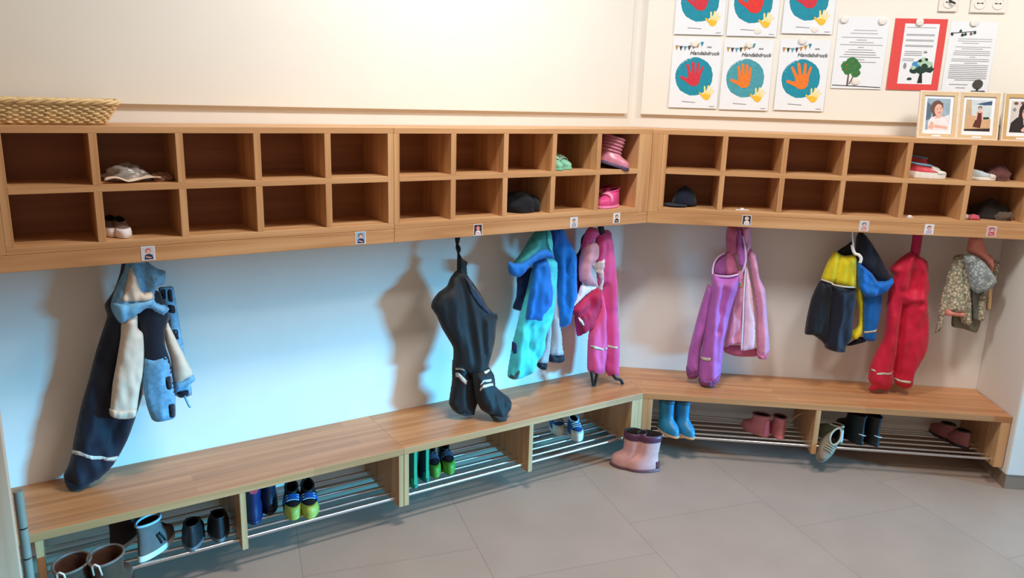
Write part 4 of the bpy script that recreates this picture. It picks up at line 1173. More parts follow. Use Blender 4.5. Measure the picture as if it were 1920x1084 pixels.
for k, (rgb, nm) in enumerate((((226, 96, 88), 'a'), ((236, 186, 90), 'b'), ((96, 186, 130), 'c'), ((80, 160, 210), 'd'))):
    r0 = 24 - 5 * k
    pts = [(452 + r0 * math.cos(R(a)), 378 + r0 * math.sin(R(a))) for a in range(-20, 201, 20)] + [(452 + (r0 - 5) * math.cos(R(a)), 378 + (r0 - 5) * math.sin(R(a))) for a in range(200, -21, -20)]
    cl(t, 'rainbow_patch', mat('rainbow_' + nm, rgb, 0.7), A(pts), 0, on=c1, T=0.001, Rr=0.003, noise_=(0, 1, 1, 0), step=0.005, parent=c1.o)

t = garment('rain_trousers', 'shiny lilac rain trousers with an open round waist, on the right wall', 'trousers', 'R', (1380, 440), 'clothes on the coat hooks')
cl(t, 'waist_lining', fab('cloth_lilac_inside', (164, 92, 160), 0.45), A([(372, 196), (330, 222), (306, 262), (298, 315), (340, 332), (400, 336), (440, 328), (450, 310), (444, 280), (420, 210), (395, 192)]), 0.115, T=0.01, Rr=0.03, noise_=(0.004, 20, 10, 1))
cl(t, 'inner_back', ROSE_D, A([(376, 200), (400, 190), (425, 215), (440, 265), (446, 318), (376, 326)]), 0.125, T=0.012, Rr=0.03, noise_=(0.004, 20, 10, 2))
cl(t, 'leg_lining', LILAC_D, A([(148, 850), (215, 850), (225, 900), (205, 926), (160, 931), (145, 898)]), 0.13, 0.18, T=0.034, Rr=0.03, noise_=(0.008, 40, 20, 2))
l1 = cl(t, 'trouser_leg', LILAC, A([(270, 380), (300, 420), (270, 600), (235, 740), (222, 830), (212, 890), (150, 880), (148, 850), (160, 760), (185, 660), (215, 550), (245, 450)]), 0.13, 0.18, T=0.04, Rr=0.045, noise_=(0.014, 20, 7, 33))
l2 = cl(t, 'trouser_leg', LILAC, A([(299, 322), (340, 334), (400, 338), (440, 330), (450, 322), (446, 400), (422, 470), (396, 560), (381, 640), (366, 700), (356, 800), (346, 895), (330, 940), (290, 968), (240, 965), (217, 930), (222, 830), (236, 740), (262, 560), (284, 440)]), 0.145, 0.20, T=0.055, Rr=0.06, noise_=(0.014, 18, 7, 34), folds=[(A([(310, 380), (300, 620), (290, 900)]), 0.018, 0.02), (A([(400, 370), (350, 560), (335, 800)]), 0.010, 0.014), (A([(360, 400), (325, 640)]), -0.014, 0.014)])
cl(t, 'hem_cuff', LILAC_D, A([(216, 918), (250, 938), (300, 940), (345, 898), (330, 942), (290, 979), (240, 975), (218, 945)]), 0, on=l2, T=0.006, Rr=0.014, noise_=(0.004, 50, 20, 0), step=0.006, parent=l2.o)
cl(t, 'reflective_band', REFL, A([(226, 796), (255, 806), (285, 808), (283, 828), (255, 826), (230, 816)]), 0, on=l2, parent=l2.o, **RT)
cord(t, 'waist_rim', LILAC_L, A([(372, 198), (332, 222), (306, 262), (298, 318), (320, 330), (360, 335), (405, 334), (445, 324)]), [0.13, 0.13, 0.13, 0.15, 0.17, 0.185, 0.185, 0.17], 0.0045)
cl(t, 'strap', LILAC, A([(448, 40), (462, 40), (470, 150), (488, 200), (484, 260), (472, 285), (450, 270), (440, 180)]), 0.15, T=0.022, Rr=0.018, noise_=(0.006, 30, 16, 3))
cord(t, 'strap', LILAC_L, A([(470, 100), (486, 170), (490, 240), (478, 290), (462, 322)]), [0.15, 0.17, 0.175, 0.18, 0.17], 0.0045)

# --- yellow/navy trousers, blue jacket, red dungarees, flowered jacket
A = zoomed(1480, 410, 1920, .3228)
t = garment('hooded_jacket', 'royal blue jacket with a navy hood and a yellow inside, behind the yellow-waisted trousers', 'jacket', 'R', (1612, 450), 'clothes on the coat hooks')
cl(t, 'lining', YELL, A([(392, 330), (412, 380), (430, 450), (430, 560), (426, 660), (386, 702), (350, 692), (355, 660), (400, 620), (400, 500), (380, 430)]), 0.115, T=0.025, Rr=0.03, noise_=(0.012, 24, 10, 35))
cl(t, 'lower_lining', NAVY, A([(330, 736), (400, 690), (452, 690), (442, 716), (360, 738)]), 0.10, T=0.02, Rr=0.02)
c = cl(t, 'body', ROYAL, A([(425, 420), (532, 420), (530, 540), (512, 640), (496, 706), (450, 712), (428, 690), (430, 560), (430, 470)]), 0.12, T=0.036, Rr=0.035, noise_=(0.010, 20, 8, 36), folds=[(A([(490, 450), (480, 690)]), 0.008, 0.012)])
cl(t, 'reflective_band', REFL, A([(434, 652), (470, 652), (510, 640), (508, 654), (470, 664), (434, 664)]), 0, on=c, parent=c.o, **RT)
h = cl(t, 'hood', NAVY, A([(388, 110), (402, 80), (428, 80), (470, 130), (520, 210), (560, 280), (600, 345), (540, 370), (500, 350), (450, 300), (400, 260), (384, 200)]), 0.14, T=0.045, Rr=0.05, noise_=(0.010, 18, 9, 37))
cl(t, 'hood_rim', ROYAL, A([(393, 250), (420, 268), (480, 320), (512, 364), (560, 356), (600, 345), (604, 376), (560, 430), (500, 452), (440, 452), (405, 405), (393, 320)]), 0.165, T=0.04, Rr=0.035, noise_=(0.018, 22, 16, 38), folds=[(A([(440, 310), (500, 400)]), -0.012, 0.012)])

t = garment('rain_trousers', 'dark navy trousers with a broad yellow waist, on the right wall', 'trousers', 'R', (1590, 470), 'clothes on the coat hooks')
cl(t, 'waist_lining', BLACKC, A([(278, 190), (330, 155), (366, 132), (372, 215), (330, 222), (298, 212)]), 0.11, T=0.012, Rr=0.02)
w = cl(t, 'waistband', YELL, A([(264, 184), (290, 205), (322, 215), (386, 214), (389, 300), (386, 398), (320, 396), (245, 376), (186, 354), (205, 290), (235, 225)]), 0.14, T=0.05, Rr=0.045, noise_=(0.012, 26, 6, 39), folds=[(A([(290, 215), (255, 375)]), -0.016, 0.012), (A([(350, 220), (340, 390)]), 0.006, 0.016)])
l1 = cl(t, 'trouser_leg', fab('cloth_near_black', (14, 18, 28), 0.5), A([(186, 356), (248, 376), (240, 480), (232, 600), (225, 745), (180, 706), (140, 678), (90, 668), (100, 580), (125, 470), (158, 392)]), 0.135, T=0.045, Rr=0.045, noise_=(0.008, 20, 6, 40))
l2 = cl(t, 'trouser_leg', NAVY, A([(244, 378), (320, 398), (386, 400), (382, 480), (371, 560), (362, 680), (330, 740), (320, 776), (265, 773), (204, 742), (218, 600), (234, 480)]), 0.145, T=0.05, Rr=0.05, noise_=(0.010, 20, 6, 41), folds=[(A([(300, 400), (260, 740)]), 0.010, 0.018)])
cord(t, 'piping', REFL, A([(186, 354), (245, 374), (258, 384), (320, 396), (384, 400)]), [0.15, 0.185, 0.195, 0.205, 0.17], 0.004)

t = garment('rain_dungarees', 'red rain dungarees with two thin reflective bands, on the right wall', 'dungarees', 'R', (1720, 440), 'clothes on the coat hooks')
cl(t, 'strap', RED_LIT, A([(722, 70), (774, 70), (766, 165), (752, 222), (704, 198), (712, 130)]), 0.13, T=0.014, Rr=0.02, noise_=(0.005, 30, 12, 3))
b = cl(t, 'body', REDC, A([(700, 192), (742, 212), (802, 250), (808, 340), (816, 402), (802, 450), (805, 560), (809, 680), (796, 760), (760, 830), (726, 900), (720, 945), (700, 976), (660, 985), (612, 955), (606, 900), (600, 952), (570, 996), (515, 990), (460, 998), (474, 960), (456, 930), (470, 850), (500, 780), (545, 690), (560, 560), (578, 420), (605, 330), (584, 292), (640, 232)]),
       0.12, 0.145, T=0.055, Rr=0.055, noise_=(0.014, 18, 8, 42), folds=[(A([(690, 215), (640, 380)]), 0.016, 0.012), (A([(745, 225), (775, 330), (745, 450)]), 0.018, 0.012), (A([(705, 320), (712, 400)]), -0.034, 0.030), (A([(650, 440), (690, 460), (750, 450)]), 0.010, 0.012), (A([(660, 500), (640, 620), (620, 780), (606, 890)]), -0.04, 0.013), (A([(600, 560), (560, 780), (520, 960)]), 0.010, 0.016), (A([(740, 520), (720, 700), (680, 920)]), 0.012, 0.018)])
l1 = l2 = b
for q, l in (([(470, 864), (500, 880), (500, 892), (470, 876)], l1), ([(508, 896), (550, 894), (600, 882), (600, 894), (550, 906), (510, 908)], l1), ([(612, 922), (650, 938), (706, 945), (704, 958), (650, 952), (612, 936)], l2)):
    cl(t, 'reflective_band', REFL, A(q), 0, on=l, parent=l.o, **RT)

t = garment('hooded_jacket', 'small flowered grey-green jacket with peach lining, rightmost on the hooks', 'jacket', 'R', (1830, 455), 'clothes on the coat hooks')
cl(t, 'hem', fab('cloth_moss', (120, 116, 98), 0.7, 0.2), A([(946, 560), (985, 520), (1060, 540), (1116, 560), (1110, 610), (1086, 662), (1010, 640), (944, 626)]), 0.115, T=0.014, Rr=0.03, noise_=(0.008, 24, 12, 52))
cl(t, 'hanging_loop', BEIGE, A([(1158, 410), (1176, 410), (1172, 530), (1144, 528), (1146, 470)]), 0.11, T=0.006, Rr=0.01)
cl(t, 'sleeve', FLOR, A([(1180, 240), (1222, 258), (1210, 320), (1184, 405), (1165, 360)]), 0.11, T=0.025, Rr=0.03)
cl(t, 'front', fab('cloth_grey_green', (104, 104, 96), 0.7, 0.15), A([(1046, 400), (1142, 405), (1136, 500), (1130, 592), (1060, 582)]), 0.13, T=0.02, Rr=0.03, noise_=(0.006, 20, 10, 45))
cl(t, 'front', FLOR, A([(1108, 440), (1140, 415), (1136, 500), (1130, 592), (1095, 588)]), 0.145, T=0.014, Rr=0.02)
cl(t, 'front', FLOR, A([(1000, 260), (1062, 300), (1052, 400), (1056, 500), (1055, 616), (1000, 602), (985, 500), (990, 380)]), 0.14, T=0.026, Rr=0.03, noise_=(0.008, 24, 10, 46))
cl(t, 'sleeve', FLOR, A([(960, 215), (1012, 208), (1025, 260), (1000, 360), (965, 430), (920, 520), (895, 560), (888, 622), (845, 668), (860, 600), (870, 520), (890, 430), (920, 320), (945, 248)]), 0.135, T=0.036, Rr=0.035, noise_=(0.010, 22, 10, 47))
s2 = cl(t, 'sleeve', FLOR, A([(985, 300), (1008, 330), (1018, 420), (1015, 545), (912, 530), (930, 460), (960, 380)]), 0.16, T=0.034, Rr=0.035, noise_=(0.010, 22, 10, 48))
cl(t, 'cuff', PEACH, A([(914, 522), (960, 532), (1012, 538), (1013, 572), (955, 566), (903, 562)]), 0.165, T=0.03, Rr=0.025, noise_=(0.004, 50, 10, 48))
cl(t, 'hood_lining', PEACH, A([(1028, 182), (1045, 110), (1070, 90), (1105, 92), (1132, 150), (1152, 200), (1187, 228), (1182, 312), (1150, 275), (1100, 225), (1050, 205)]), 0.145, T=0.036, Rr=0.035, noise_=(0.014, 26, 12, 49))
cl(t, 'hood', FLORB, A([(1008, 218), (1060, 204), (1130, 250), (1170, 300), (1198, 342), (1205, 372), (1160, 412), (1090, 434), (1055, 405), (1040, 340), (1016, 260)]), 0.175, T=0.036, Rr=0.04, noise_=(0.014, 20, 12, 50))

# the one white coat hook that shows below the rail
cord(SHR, 'hook_stem', STEEL, A([(368, 60), (366, 100), (370, 160)]), [0.20, 0.20, 0.20], 0.0035)
cord(SHR, 'coat_hook', WHITE, A([(366, 152), (370, 180), (382, 203), (404, 212), (417, 232), (410, 258)]), [0.20, 0.20, 0.205, 0.215, 0.22, 0.222], [0.0075] * 26)
# ------------------------------------------------------------------ shoes and boots
ZRT = ZROD + 0.0054                            # upper side of the rods
PROFILE = {
    # height, heel, toe (share of the length), half width (share of the width); last rows form the collar
    'low': [(0.00, 0.015, 0.985, 0.96), (0.25, 0.015, 0.985, 1.0), (0.42, 0.02, 0.965, 0.98), (0.54, 0.02, 0.90, 0.94), (0.64, 0.02, 0.80, 0.87), (0.76, 0.02, 0.69, 0.78), (0.88, 0.025, 0.60, 0.70), (1.0, 0.03, 0.54, 0.64)],
    'high': [(0.00, 0.015, 0.985, 0.96), (0.16, 0.015, 0.985, 1.0), (0.30, 0.02, 0.96, 0.97), (0.40, 0.03, 0.87, 0.92), (0.48, 0.035, 0.76, 0.86), (0.58, 0.04, 0.67, 0.80), (0.72, 0.04, 0.62, 0.76), (0.88, 0.03, 0.61, 0.77), (1.0, 0.025, 0.61, 0.79)],
    'boot': [(0.00, 0.02, 0.985, 0.96), (0.10, 0.02, 0.985, 1.0), (0.19, 0.03, 0.965, 0.98), (0.26, 0.045, 0.90, 0.94), (0.31, 0.055, 0.81, 0.88), (0.37, 0.06, 0.71, 0.82), (0.45, 0.055, 0.65, 0.79), (0.60, 0.035, 0.635, 0.82), (0.80, 0.015, 0.635, 0.88), (1.0, 0.0, 0.64, 0.93)],
}


def fring(z, xh, xt, w, n=32, side=0.0, slope=0.0, grow=0.0):
    out = []
    for i in range(n):
        t = 2 * math.pi * i / n
        u = (1 - math.cos(t)) / 2
        s = max(0.0, math.sin(math.pi * u)) ** 0.5 * (0.84 + 0.22 * u)
        y = w * s * (1 if t < math.pi else -1) + side * math.sin(math.pi * u) * u
        x = xh + (xt - xh) * u
        cx = (xh + xt) / 2
        if grow:
            dx, dy = x - cx, y
            l = math.hypot(dx, dy) or 1
            x += dx / l * grow
            y += dy / l * grow
        out.append((x, y, z + slope * (0.5 - u)))
    return out


def profile_at(kind, f):
    P = PROFILE[kind]
    for a, b in zip(P[:-1], P[1:]):
        if f <= b[0]:
            k = (f - a[0]) / (b[0] - a[0])
            return tuple(a[i] + (b[i] - a[i]) * k for i in range(1, 4))
    return P[-1][1:]


def shoe(name, label, fr, pos, heading, kind, L, W, H, up, sole, inner, collar=None, cap=None, lace=None, strap=None, heel=None, pitch=0.0, roll=0.0, group=None, hs=0.014, T=None, side=0.004, anchor='mid', extra=None, band=None, flare=0.0015):
    a = {'mid': L / 2, 'toe': L, 'heel': 0.0, 'shaft': L * 0.32}[anchor]
    if T is None:
        T = Matrix.Translation(pos) @ Matrix.Rotation(R(heading), 4, 'Z') @ Matrix.Rotation(R(pitch), 4, 'Y') @ Matrix.Rotation(R(roll), 4, 'X') @ Matrix.Translation((-a, 0, 0))
    base = T @ Vector((L / 2, 0, 0))
    t = Thing(name, label, 'boot' if kind == 'boot' else 'shoe', fr, base, group)
    hw = W / 2
    # sole
    m = MB()
    m.loft([fring(0.0, 0.012 * L, 0.97 * L, hw * 0.93, side=side), fring(0.002, 0.0, 0.995 * L, hw * 0.99, side=side, grow=flare), fring(hs * 0.8, 0.0, L, hw * 1.0, side=side, grow=flare), fring(hs, 0.005 * L, 0.99 * L, hw * 0.97, side=side)])
    t.part('sole', m.moved(T), sole, smooth=True, auto=50)
    # upper with an opening
    hh = H - hs
    sl = 0.0 if kind == 'boot' else 0.012
    N = 18

    def ring(f, off=0.0):
        xh, xt, w = profile_at(kind, f)
        return fring(hs * 0.7 + (H - hs * 0.7) * f, xh * L - off * (-1), xt * L - off, max(w * hw - off, 0.003), side=side * (1 - f), slope=sl * f)
    rings = [ring(k / N) for k in range(N + 1)]
    m = MB()
    m.loft(rings, True, False)
    th = 0.0035
    m.loft([rings[-1], [(x, y, z + 0.0012) for x, y, z in ring(1.0, th * 0.5)], ring(1.0, th), ring(0.8, th), ring(0.62, th), ring(0.45 if kind == 'boot' else 0.35, th + 0.002)], False, True, mi=1)
    t.part('upper', m.moved(T), [up, inner], smooth=True, auto=60)
    if collar:
        r = ring(1.0)
        if kind == 'boot' and band:
            m = MB()
            m.loft([ring(1 - band, -0.0015), ring(1 - band * 0.5, -0.003), ring(1.0, -0.002), ring(1.0, 0.002), ring(0.95, 0.003)], False, False)
        else:
            m = MB().tube(r, 0.0045, 8, True)
        t.part('collar', m.moved(T), collar, smooth=True)
    if cap or heel:
        for nm, mt, lo, hi, top in (('toe_cap', cap, 0.74, 9, 0.56), ('heel_patch', heel, -9, 0.13, 0.8)):
            if not mt:
                continue
            if kind == 'boot':
                top *= 0.28
            rr = [ring(top * k / 8, -0.0016) for k in range(9)]
            n = len(rr[0])
            m = MB()
            vs = [p for q in rr for p in q]
            fs = []
            for k in range(8):
                for i in range(n):
                    f = (k * n + i, k * n + (i + 1) % n, (k + 1) * n + (i + 1) % n, (k + 1) * n + i)
                    us = [(1 - math.cos(2 * math.pi * (j % n) / n)) / 2 for j in f]
                    if all(lo <= u_ <= hi for u_ in us):
                        fs.append(f)
            used = sorted({j for f in fs for j in f})
            ix = {j: q for q, j in enumerate(used)}
            m.add([vs[j] for j in used], [tuple(ix[j] for j in f) for f in fs])
            o = t.part(nm, m.moved(T), mt, smooth=True)
            sd = o.modifiers.new('thick', 'SOLIDIFY')
            sd.thickness = 0.0016
            sd.offset = -1

    def over(x, grow=0.0, n=14, zmin=0.35):
        """cross-section of the upper at a share x of its length, from one side over to the other"""
        best = None
        for k in range(N * 6 + 1):
            f = k / (N * 6)
            xh, xt, w = profile_at(kind, f)
            if xt < x:
                break
            best = f
        ztop = hs * 0.7 + (H - hs * 0.7) * best
        z0 = hs + (ztop - hs) * zmin
        xh, xt, w = profile_at(kind, best * zmin)
        u = (x - xh) / (xt - xh)
        yw = w * hw * (max(0.0, math.sin(math.pi * u)) ** 0.5 * (0.84 + 0.22 * u)) + grow
        return [(x * L, yw * math.cos(math.pi * i / n), z0 + (ztop - z0 + grow) * math.sin(math.pi * i / n) ** 0.8) for i in range(n + 1)]
    if strap:
        for x0, x1 in (((0.56, 0.66),) if kind != 'low' else ((0.60, 0.70),)):
            a_, b_ = over(x0, 0.002), over(x1, 0.002)
            m = MB()
            m.loft([[Vector(p), Vector(q), Vector(q) + Vector((0, 0, 0.0025)), Vector(p) + Vector((0, 0, 0.0025))] for p, q in zip(a_, b_)])
            t.part('strap', m.moved(T), strap, smooth=True, auto=40)
    if lace:
        for k, x in enumerate((0.60, 0.66, 0.72)):
            p = over(x, 0.0015, 16, 0.6)[4:13]
            t.part('lace', MB().tube(p, 0.0022, 6).moved(T), lace, smooth=True)
    if extra:
        extra(t, T, L, W, H)
    return t


def mt(name, rgb, rough=0.5, var=0.08, sheen=0.0):
    return mat(name, rgb, rough, var, 40, 0.15, 500, sheen=sheen)


RUB_W, RUB_B, INNER = mt('rubber_white', (226, 222, 214)), mt('rubber_black', (22, 22, 24)), mt('shoe_lining_dark', (34, 28, 26), 0.9)
BROWN, BROWN_D, BROWN_I = mt('leather_brown', (74, 54, 40)), mt('rubber_brown', (40, 30, 26)), mt('lining_red_brown', (84, 52, 38), 0.9, 0.2)
TAUPE, TAUPE_L = mt('suede_taupe', (112, 98, 94), 0.8, 0.1), mt('trim_pale_blue', (178, 208, 226), 0.5)
BLK_SH, NAVY_SH, LIME, LIME_G = mt('shoe_black', (20, 20, 24), 0.55), mt('shoe_navy', (18, 36, 88), 0.5), mt('shoe_lime', (166, 174, 74), 0.5), mt('shoe_lime_green', (92, 150, 44), 0.5)
SBLUE, TEALB, BLUEB = mt('shoe_blue', (28, 88, 160), 0.55), mt('boot_teal', (14, 120, 100), 0.4), mt('boot_blue', (46, 134, 180), 0.4)
TAN, PBOOT, PURP, PBOOT_S = mt('sole_tan', (206, 156, 110), 0.6), mt('boot_pale_pink', (222, 164, 158), 0.42), mt('boot_purple', (88, 42, 66), 0.4), mt('boot_sole_purple', (112, 72, 80), 0.5)
PSHOE, DPINK, BEIGE_S = mt('shoe_pink', (216, 128, 132), 0.55), mt('shoe_dusky_pink', (150, 86, 88), 0.6), mt('shoe_beige', (138, 124, 106), 0.75, 0.12)
MINT, QUILT, QSOLE = mt('shoe_mint', (128, 190, 160), 0.5), mt('boot_metallic_pink', (206, 130, 150), 0.28, 0.15), mt('boot_sole_plum', (74, 60, 96), 0.5)
HPINK, HPINK_L, RED_SH, GREY_BL = mt('shoe_hot_pink', (218, 72, 134), 0.5), mt('shoe_pink_trim', (238, 140, 180), 0.5), mt('shoe_coral_red', (206, 66, 78), 0.6), mt('knit_grey_blue', (110, 148, 172), 0.8)

G1 = 'shoes on the left rack'
# brown boots at the far left
for px, py, lab in ((133, 1056, 'brown child boot nearest the left bench end'), (197, 1042, 'brown child boot, second from the left bench end')):
    p = atz(px, py, ZRT + 0.135)

    def loops(t, T, L, W, H):
        pts = [(L * 0.02, -0.012, H - 0.03), (-0.006, -0.010, H + 0.006), (-0.008, 0.0, H + 0.014), (-0.006, 0.010, H + 0.006), (L * 0.02, 0.012, H - 0.03)]
        t.part('pull_loop', MB().tube(pts, 0.003, 8).moved(T), CREAM, smooth=True)
    shoe('winter_boot', lab, 'L', (p.x, p.y, ZRT), 62, 'boot', 0.19, 0.112, 0.135, BROWN, BROWN_D, BROWN_I, collar=mt('boot_collar_grey', (104, 92, 84)), group=G1, anchor='shaft', extra=loops)

# taupe high tops
p0, p1 = atz(262, 1056, ZRT), atz(324, 1002, ZRT)
hd = math.degrees(math.atan2(p1.y - p0.y, p1.x - p0.x))
ln = min(0.19, max(0.15, (p1 - p0).length))


def side_mark(t, T, L, W, H):
    m = MB()
    for k in range(2):
        m.tube([(L * (0.40 + 0.10 * k), -W * 0.47, H * 0.30), (L * (0.36 + 0.08 * k), -W * 0.44, H * 0.48), (L * (0.32 + 0.06 * k), -W * 0.41, H * 0.62)], 0.004, 6)
    t.part('side_stripe', m.moved(T), BLK_SH, smooth=True)


shoe('high_top_shoe', 'taupe high-top shoe with white sole and pale collar, beside the brown boots', 'L', p0, hd, 'high', ln, 0.075, 0.125, TAUPE, RUB_W, INNER, collar=TAUPE_L, lace=BLK_SH, group=G1, hs=0.022, anchor='heel', extra=side_mark)
p = atz(240, 1020, ZRT)
shoe('high_top_shoe', 'dark high-top shoe half hidden behind the taupe one with a white sole', 'L', (p.x, p.y + 0.03, ZRT), hd + 8, 'high', ln, 0.075, 0.115, mt('suede_dark_brown', (58, 42, 40), 0.8), RUB_W, INNER, collar=TAUPE_L, group=G1, hs=0.018)
for px, py, h, lab in ((366, 1016, 74, 'black trainer, left of the pair against the first bench divider'), (420, 999, 80, 'black trainer, right of the pair against the first bench divider')):
    p = atz(px, py, ZRT)
    shoe('trainer', lab, 'L', (p.x - (0.012 if h == 80 else 0.0), p.y + 0.02, ZRT), h, 'low', 0.165, 0.078, 0.085, BLK_SH, mt('sole_grey', (92, 96, 100)), INNER, lace=BLK_SH, collar=BLK_SH, group=G1)
for px, py, lab, col in ((479, 985, 'navy boot with a red badge, right against the first bench divider', True), (508, 966, 'plain dark navy boot beside the one with the red badge', False)):
    p = atz(px, py, ZRT)

    def badge(t, T, L, W, H):
        m = MB()
        m.loft([[(x, y, z) for y, z in [(0.016 * math.cos(2 * math.pi * i / 16), H * 0.84 + 0.014 * math.sin(2 * math.pi * i / 16)) for i in range(16)]] for x in (L * 0.005, -0.004)])
        t.part('badge', m.moved(T), RED_SH)
    shoe('rain_boot', lab, 'L', (p.x, p.y, ZRT), 84, 'boot', 0.17, 0.085, 0.168, NAVY_SH if col else mt('boot_dark_navy', (16, 22, 46)), NAVY_SH if col else RUB_B, INNER, collar=mt('boot_dark_navy', (16, 22, 46)), band=0.2, group=G1, anchor='heel', extra=badge if col else None)
for px, py, lab in ((551, 977, 'black and blue trainer with a lime toe, left of its pair'), (582, 974, 'black and blue trainer with a lime toe, right of its pair')):
    p = atz(px, py, ZRT)
    shoe('trainer', lab, 'L', (p.x, p.y, ZRT), -104, 'low', 0.17, 0.074, 0.08, BLK_SH, LIME, INNER, collar=BLK_SH, cap=LIME, strap=SBLUE, lace=TAUPE_L, group=G1, anchor='toe')

G2 = 'shoes on the middle rack'
for px, py, lab in ((779, 917, 'teal rain boot, the nearer one, against the bench end panel'), (801, 905, 'teal rain boot, the farther one, beside the lime-toed pair')):
    p = atz(px, py, ZRT)

    def stripe(t, T, L, W, H):
        m = MB()
        m.box(-0.003, 0.004, -0.006, 0.006, H * 0.12, H * 0.98)
        t.part('back_stripe', m.moved(T), mt('boot_bright_green', (50, 176, 128)))
    shoe('rain_boot', lab, 'L', (p.x, p.y, ZRT), 80, 'boot', 0.17, 0.062, 0.172, mt('boot_dark_teal', (10, 62, 66)), TEALB, INNER, collar=TEALB, heel=TEALB, group=G2, anchor='heel', extra=stripe)
for px, py, lab in ((818, 897, 'dark trainer with a bright green toe, left of its pair'), (845, 891, 'dark trainer with a bright green toe, right of its pair')):
    p = atz(px, py, ZRT)
    shoe('trainer', lab, 'L', (p.x, p.y, ZRT), -102, 'low', 0.17, 0.066, 0.085, BLK_SH, LIME_G, INNER, collar=BLK_SH, cap=LIME_G, strap=mt('shoe_slate', (54, 66, 84)), group=G2, anchor='toe')
for px, py, lab in ((1050, 818, 'blue canvas shoe with a white toe, left of its pair'), (1085, 829, 'blue canvas shoe with a white toe, right of its pair')):
    p = atz(px, py, ZRT)
    shoe('canvas_shoe', lab, 'L', (p.x, p.y, ZRT), -112, 'low', 0.155, 0.07, 0.075, SBLUE, RUB_W, INNER, collar=TAUPE_L, cap=RUB_W, lace=RUB_W, strap=None, group=G2, anchor='toe', hs=0.018)

# pink boots on the floor
G3 = 'boots standing on the floor'
for (hx, hy), (tx, ty), lab in (((1236, 882), (1166, 876), 'pale pink rain boot with purple rim, the front one on the floor'), ((1204, 872), (1148, 862), 'pale pink rain boot with purple rim, the rear one on the floor')):
    p0, p1 = atz(hx, hy, 0), atz(tx, ty, 0)
    hd = math.degrees(math.atan2(p1.y - p0.y, p1.x - p0.x))
    ln = (p1 - p0).length
    shoe('rain_boot', lab, 'L', (p0.x - (0.022 if hx < 1220 else 0.0), p0.y - (0.036 if hx < 1220 else 0.0), 0.0), hd, 'boot', max(0.16, min(0.185, ln)), 0.088, 0.182, PBOOT, PBOOT_S, INNER, collar=PURP, heel=PURP, band=0.2, group=G3, anchor='heel', hs=0.016, flare=0.003)

G4 = 'shoes on the right rack'
for px, py, lab in ((1252, 814, 'blue rain boot with a tan sole, the left one under the corner seat'), (1281, 816, 'blue rain boot with a tan sole, the right one under the corner seat')):
    p = atz(px, py, ZRT, 'R')
    shoe('rain_boot', lab, 'R', (p.x, p.y + 0.015, ZRT), -58, 'boot', 0.155, 0.072, 0.172, BLUEB, TAN, INNER, collar=mt('boot_slate_blue', (50, 96, 120)), band=0.12, group=G4, anchor='mid', hs=0.012)
for (hx, hy), h, lab in (((1440, 820), 128, 'pink ankle shoe lying turned left, on the right rack'), ((1464, 825), 92, 'pink ankle shoe with a long pale lace, on the right rack')):
    p = atz(hx, hy, ZRT, 'R')

    def lace_up(t, T, L, W, H):
        b = T.inverted()
        pts = [b @ at(x, y, 'R', d) for x, y, d in ((1473, 806, 0.16), (1481, 791, 0.17), (1492, 781, 0.18), (1505, 774, 0.19))]
        t.part('loose_lace', MB().tube(pts, 0.0022, 6).moved(T), CREAM, smooth=True)
    shoe('ankle_shoe', lab, 'R', (p.x, p.y, ZRT), h, 'high', 0.16, 0.075, 0.098, PSHOE, PSHOE, INNER, collar=mt('collar_mauve', (150, 96, 104)), heel=HPINK_L if h > 100 else None, group=G4, anchor='heel', extra=lace_up if h < 100 else None)
p = atz(1577, 834, ZRT, 'R')
shoe('low_shoe', 'beige shoe with a white heel band, next to the tipped one', 'R', (p.x, p.y, ZRT), 112, 'low', 0.165, 0.072, 0.082, BEIGE_S, BEIGE_S, INNER, collar=CREAM, heel=RUB_W, group=G4, anchor='heel')
a = at(1559, 808, 'R', 0.275)
b = at(1533, 868, 'R', 0.395)
xd = (b - a).normalized()
yd = Vector((0.95, 0.25, 0.0))
yd = (yd - xd * yd.dot(xd)).normalized()
zd = xd.cross(yd)
if zd.y > 0:
    yd, zd = -yd, -zd
T = Matrix((xd, yd, zd)).transposed().to_4x4()
T.translation = a - zd * 0.03 + Vector((0.012, 0, 0))
shoe('low_shoe', 'beige shoe tipped over the front rod, toe hanging towards the floor', 'R', a, 0, 'low', 0.17, 0.074, 0.08, BEIGE_S, mt('sole_dark_beige', (122, 112, 96)), INNER, collar=mt('shoe_collar_beige', (178, 166, 146)), lace=mt('shoe_collar_beige', (178, 166, 146)), group=G4, T=T)
for px, py, lab in ((1616, 836, 'large black trainer with a white heel mark, left of its pair'), (1645, 839, 'large black trainer with a white heel mark, right of its pair')):
    p = atz(px, py, ZRT, 'R')

    def mark(t, T, L, W, H):
        m = MB()
        m.tube([(0.010, -0.020, H * 0.34), (0.0065, -0.006, H * 0.36), (0.0065, 0.006, H * 0.39), (0.010, 0.018, H * 0.42)], 0.003, 6)
        t.part('heel_mark', m.moved(T), RUB_W, smooth=True)
    shoe('trainer', lab, 'R', (p.x, p.y, ZRT), 104, 'high', 0.22, 0.082, 0.135, BLK_SH, RUB_B, INNER, collar=BLK_SH, group=G4, anchor='heel', extra=mark, hs=0.02)
for px, py, lab in ((1786, 830, 'dusky pink shoe in the dim end bay, left of its pair'), (1815, 844, 'dusky pink shoe in the dim end bay, right of its pair')):
    p = atz(px, py, ZRT, 'R')
    shoe('low_shoe', lab, 'R', (p.x, p.y, ZRT), 108, 'low', 0.15, 0.066, 0.08, DPINK, BROWN_D, INNER, collar=BROWN_D, group=G4, anchor='heel')

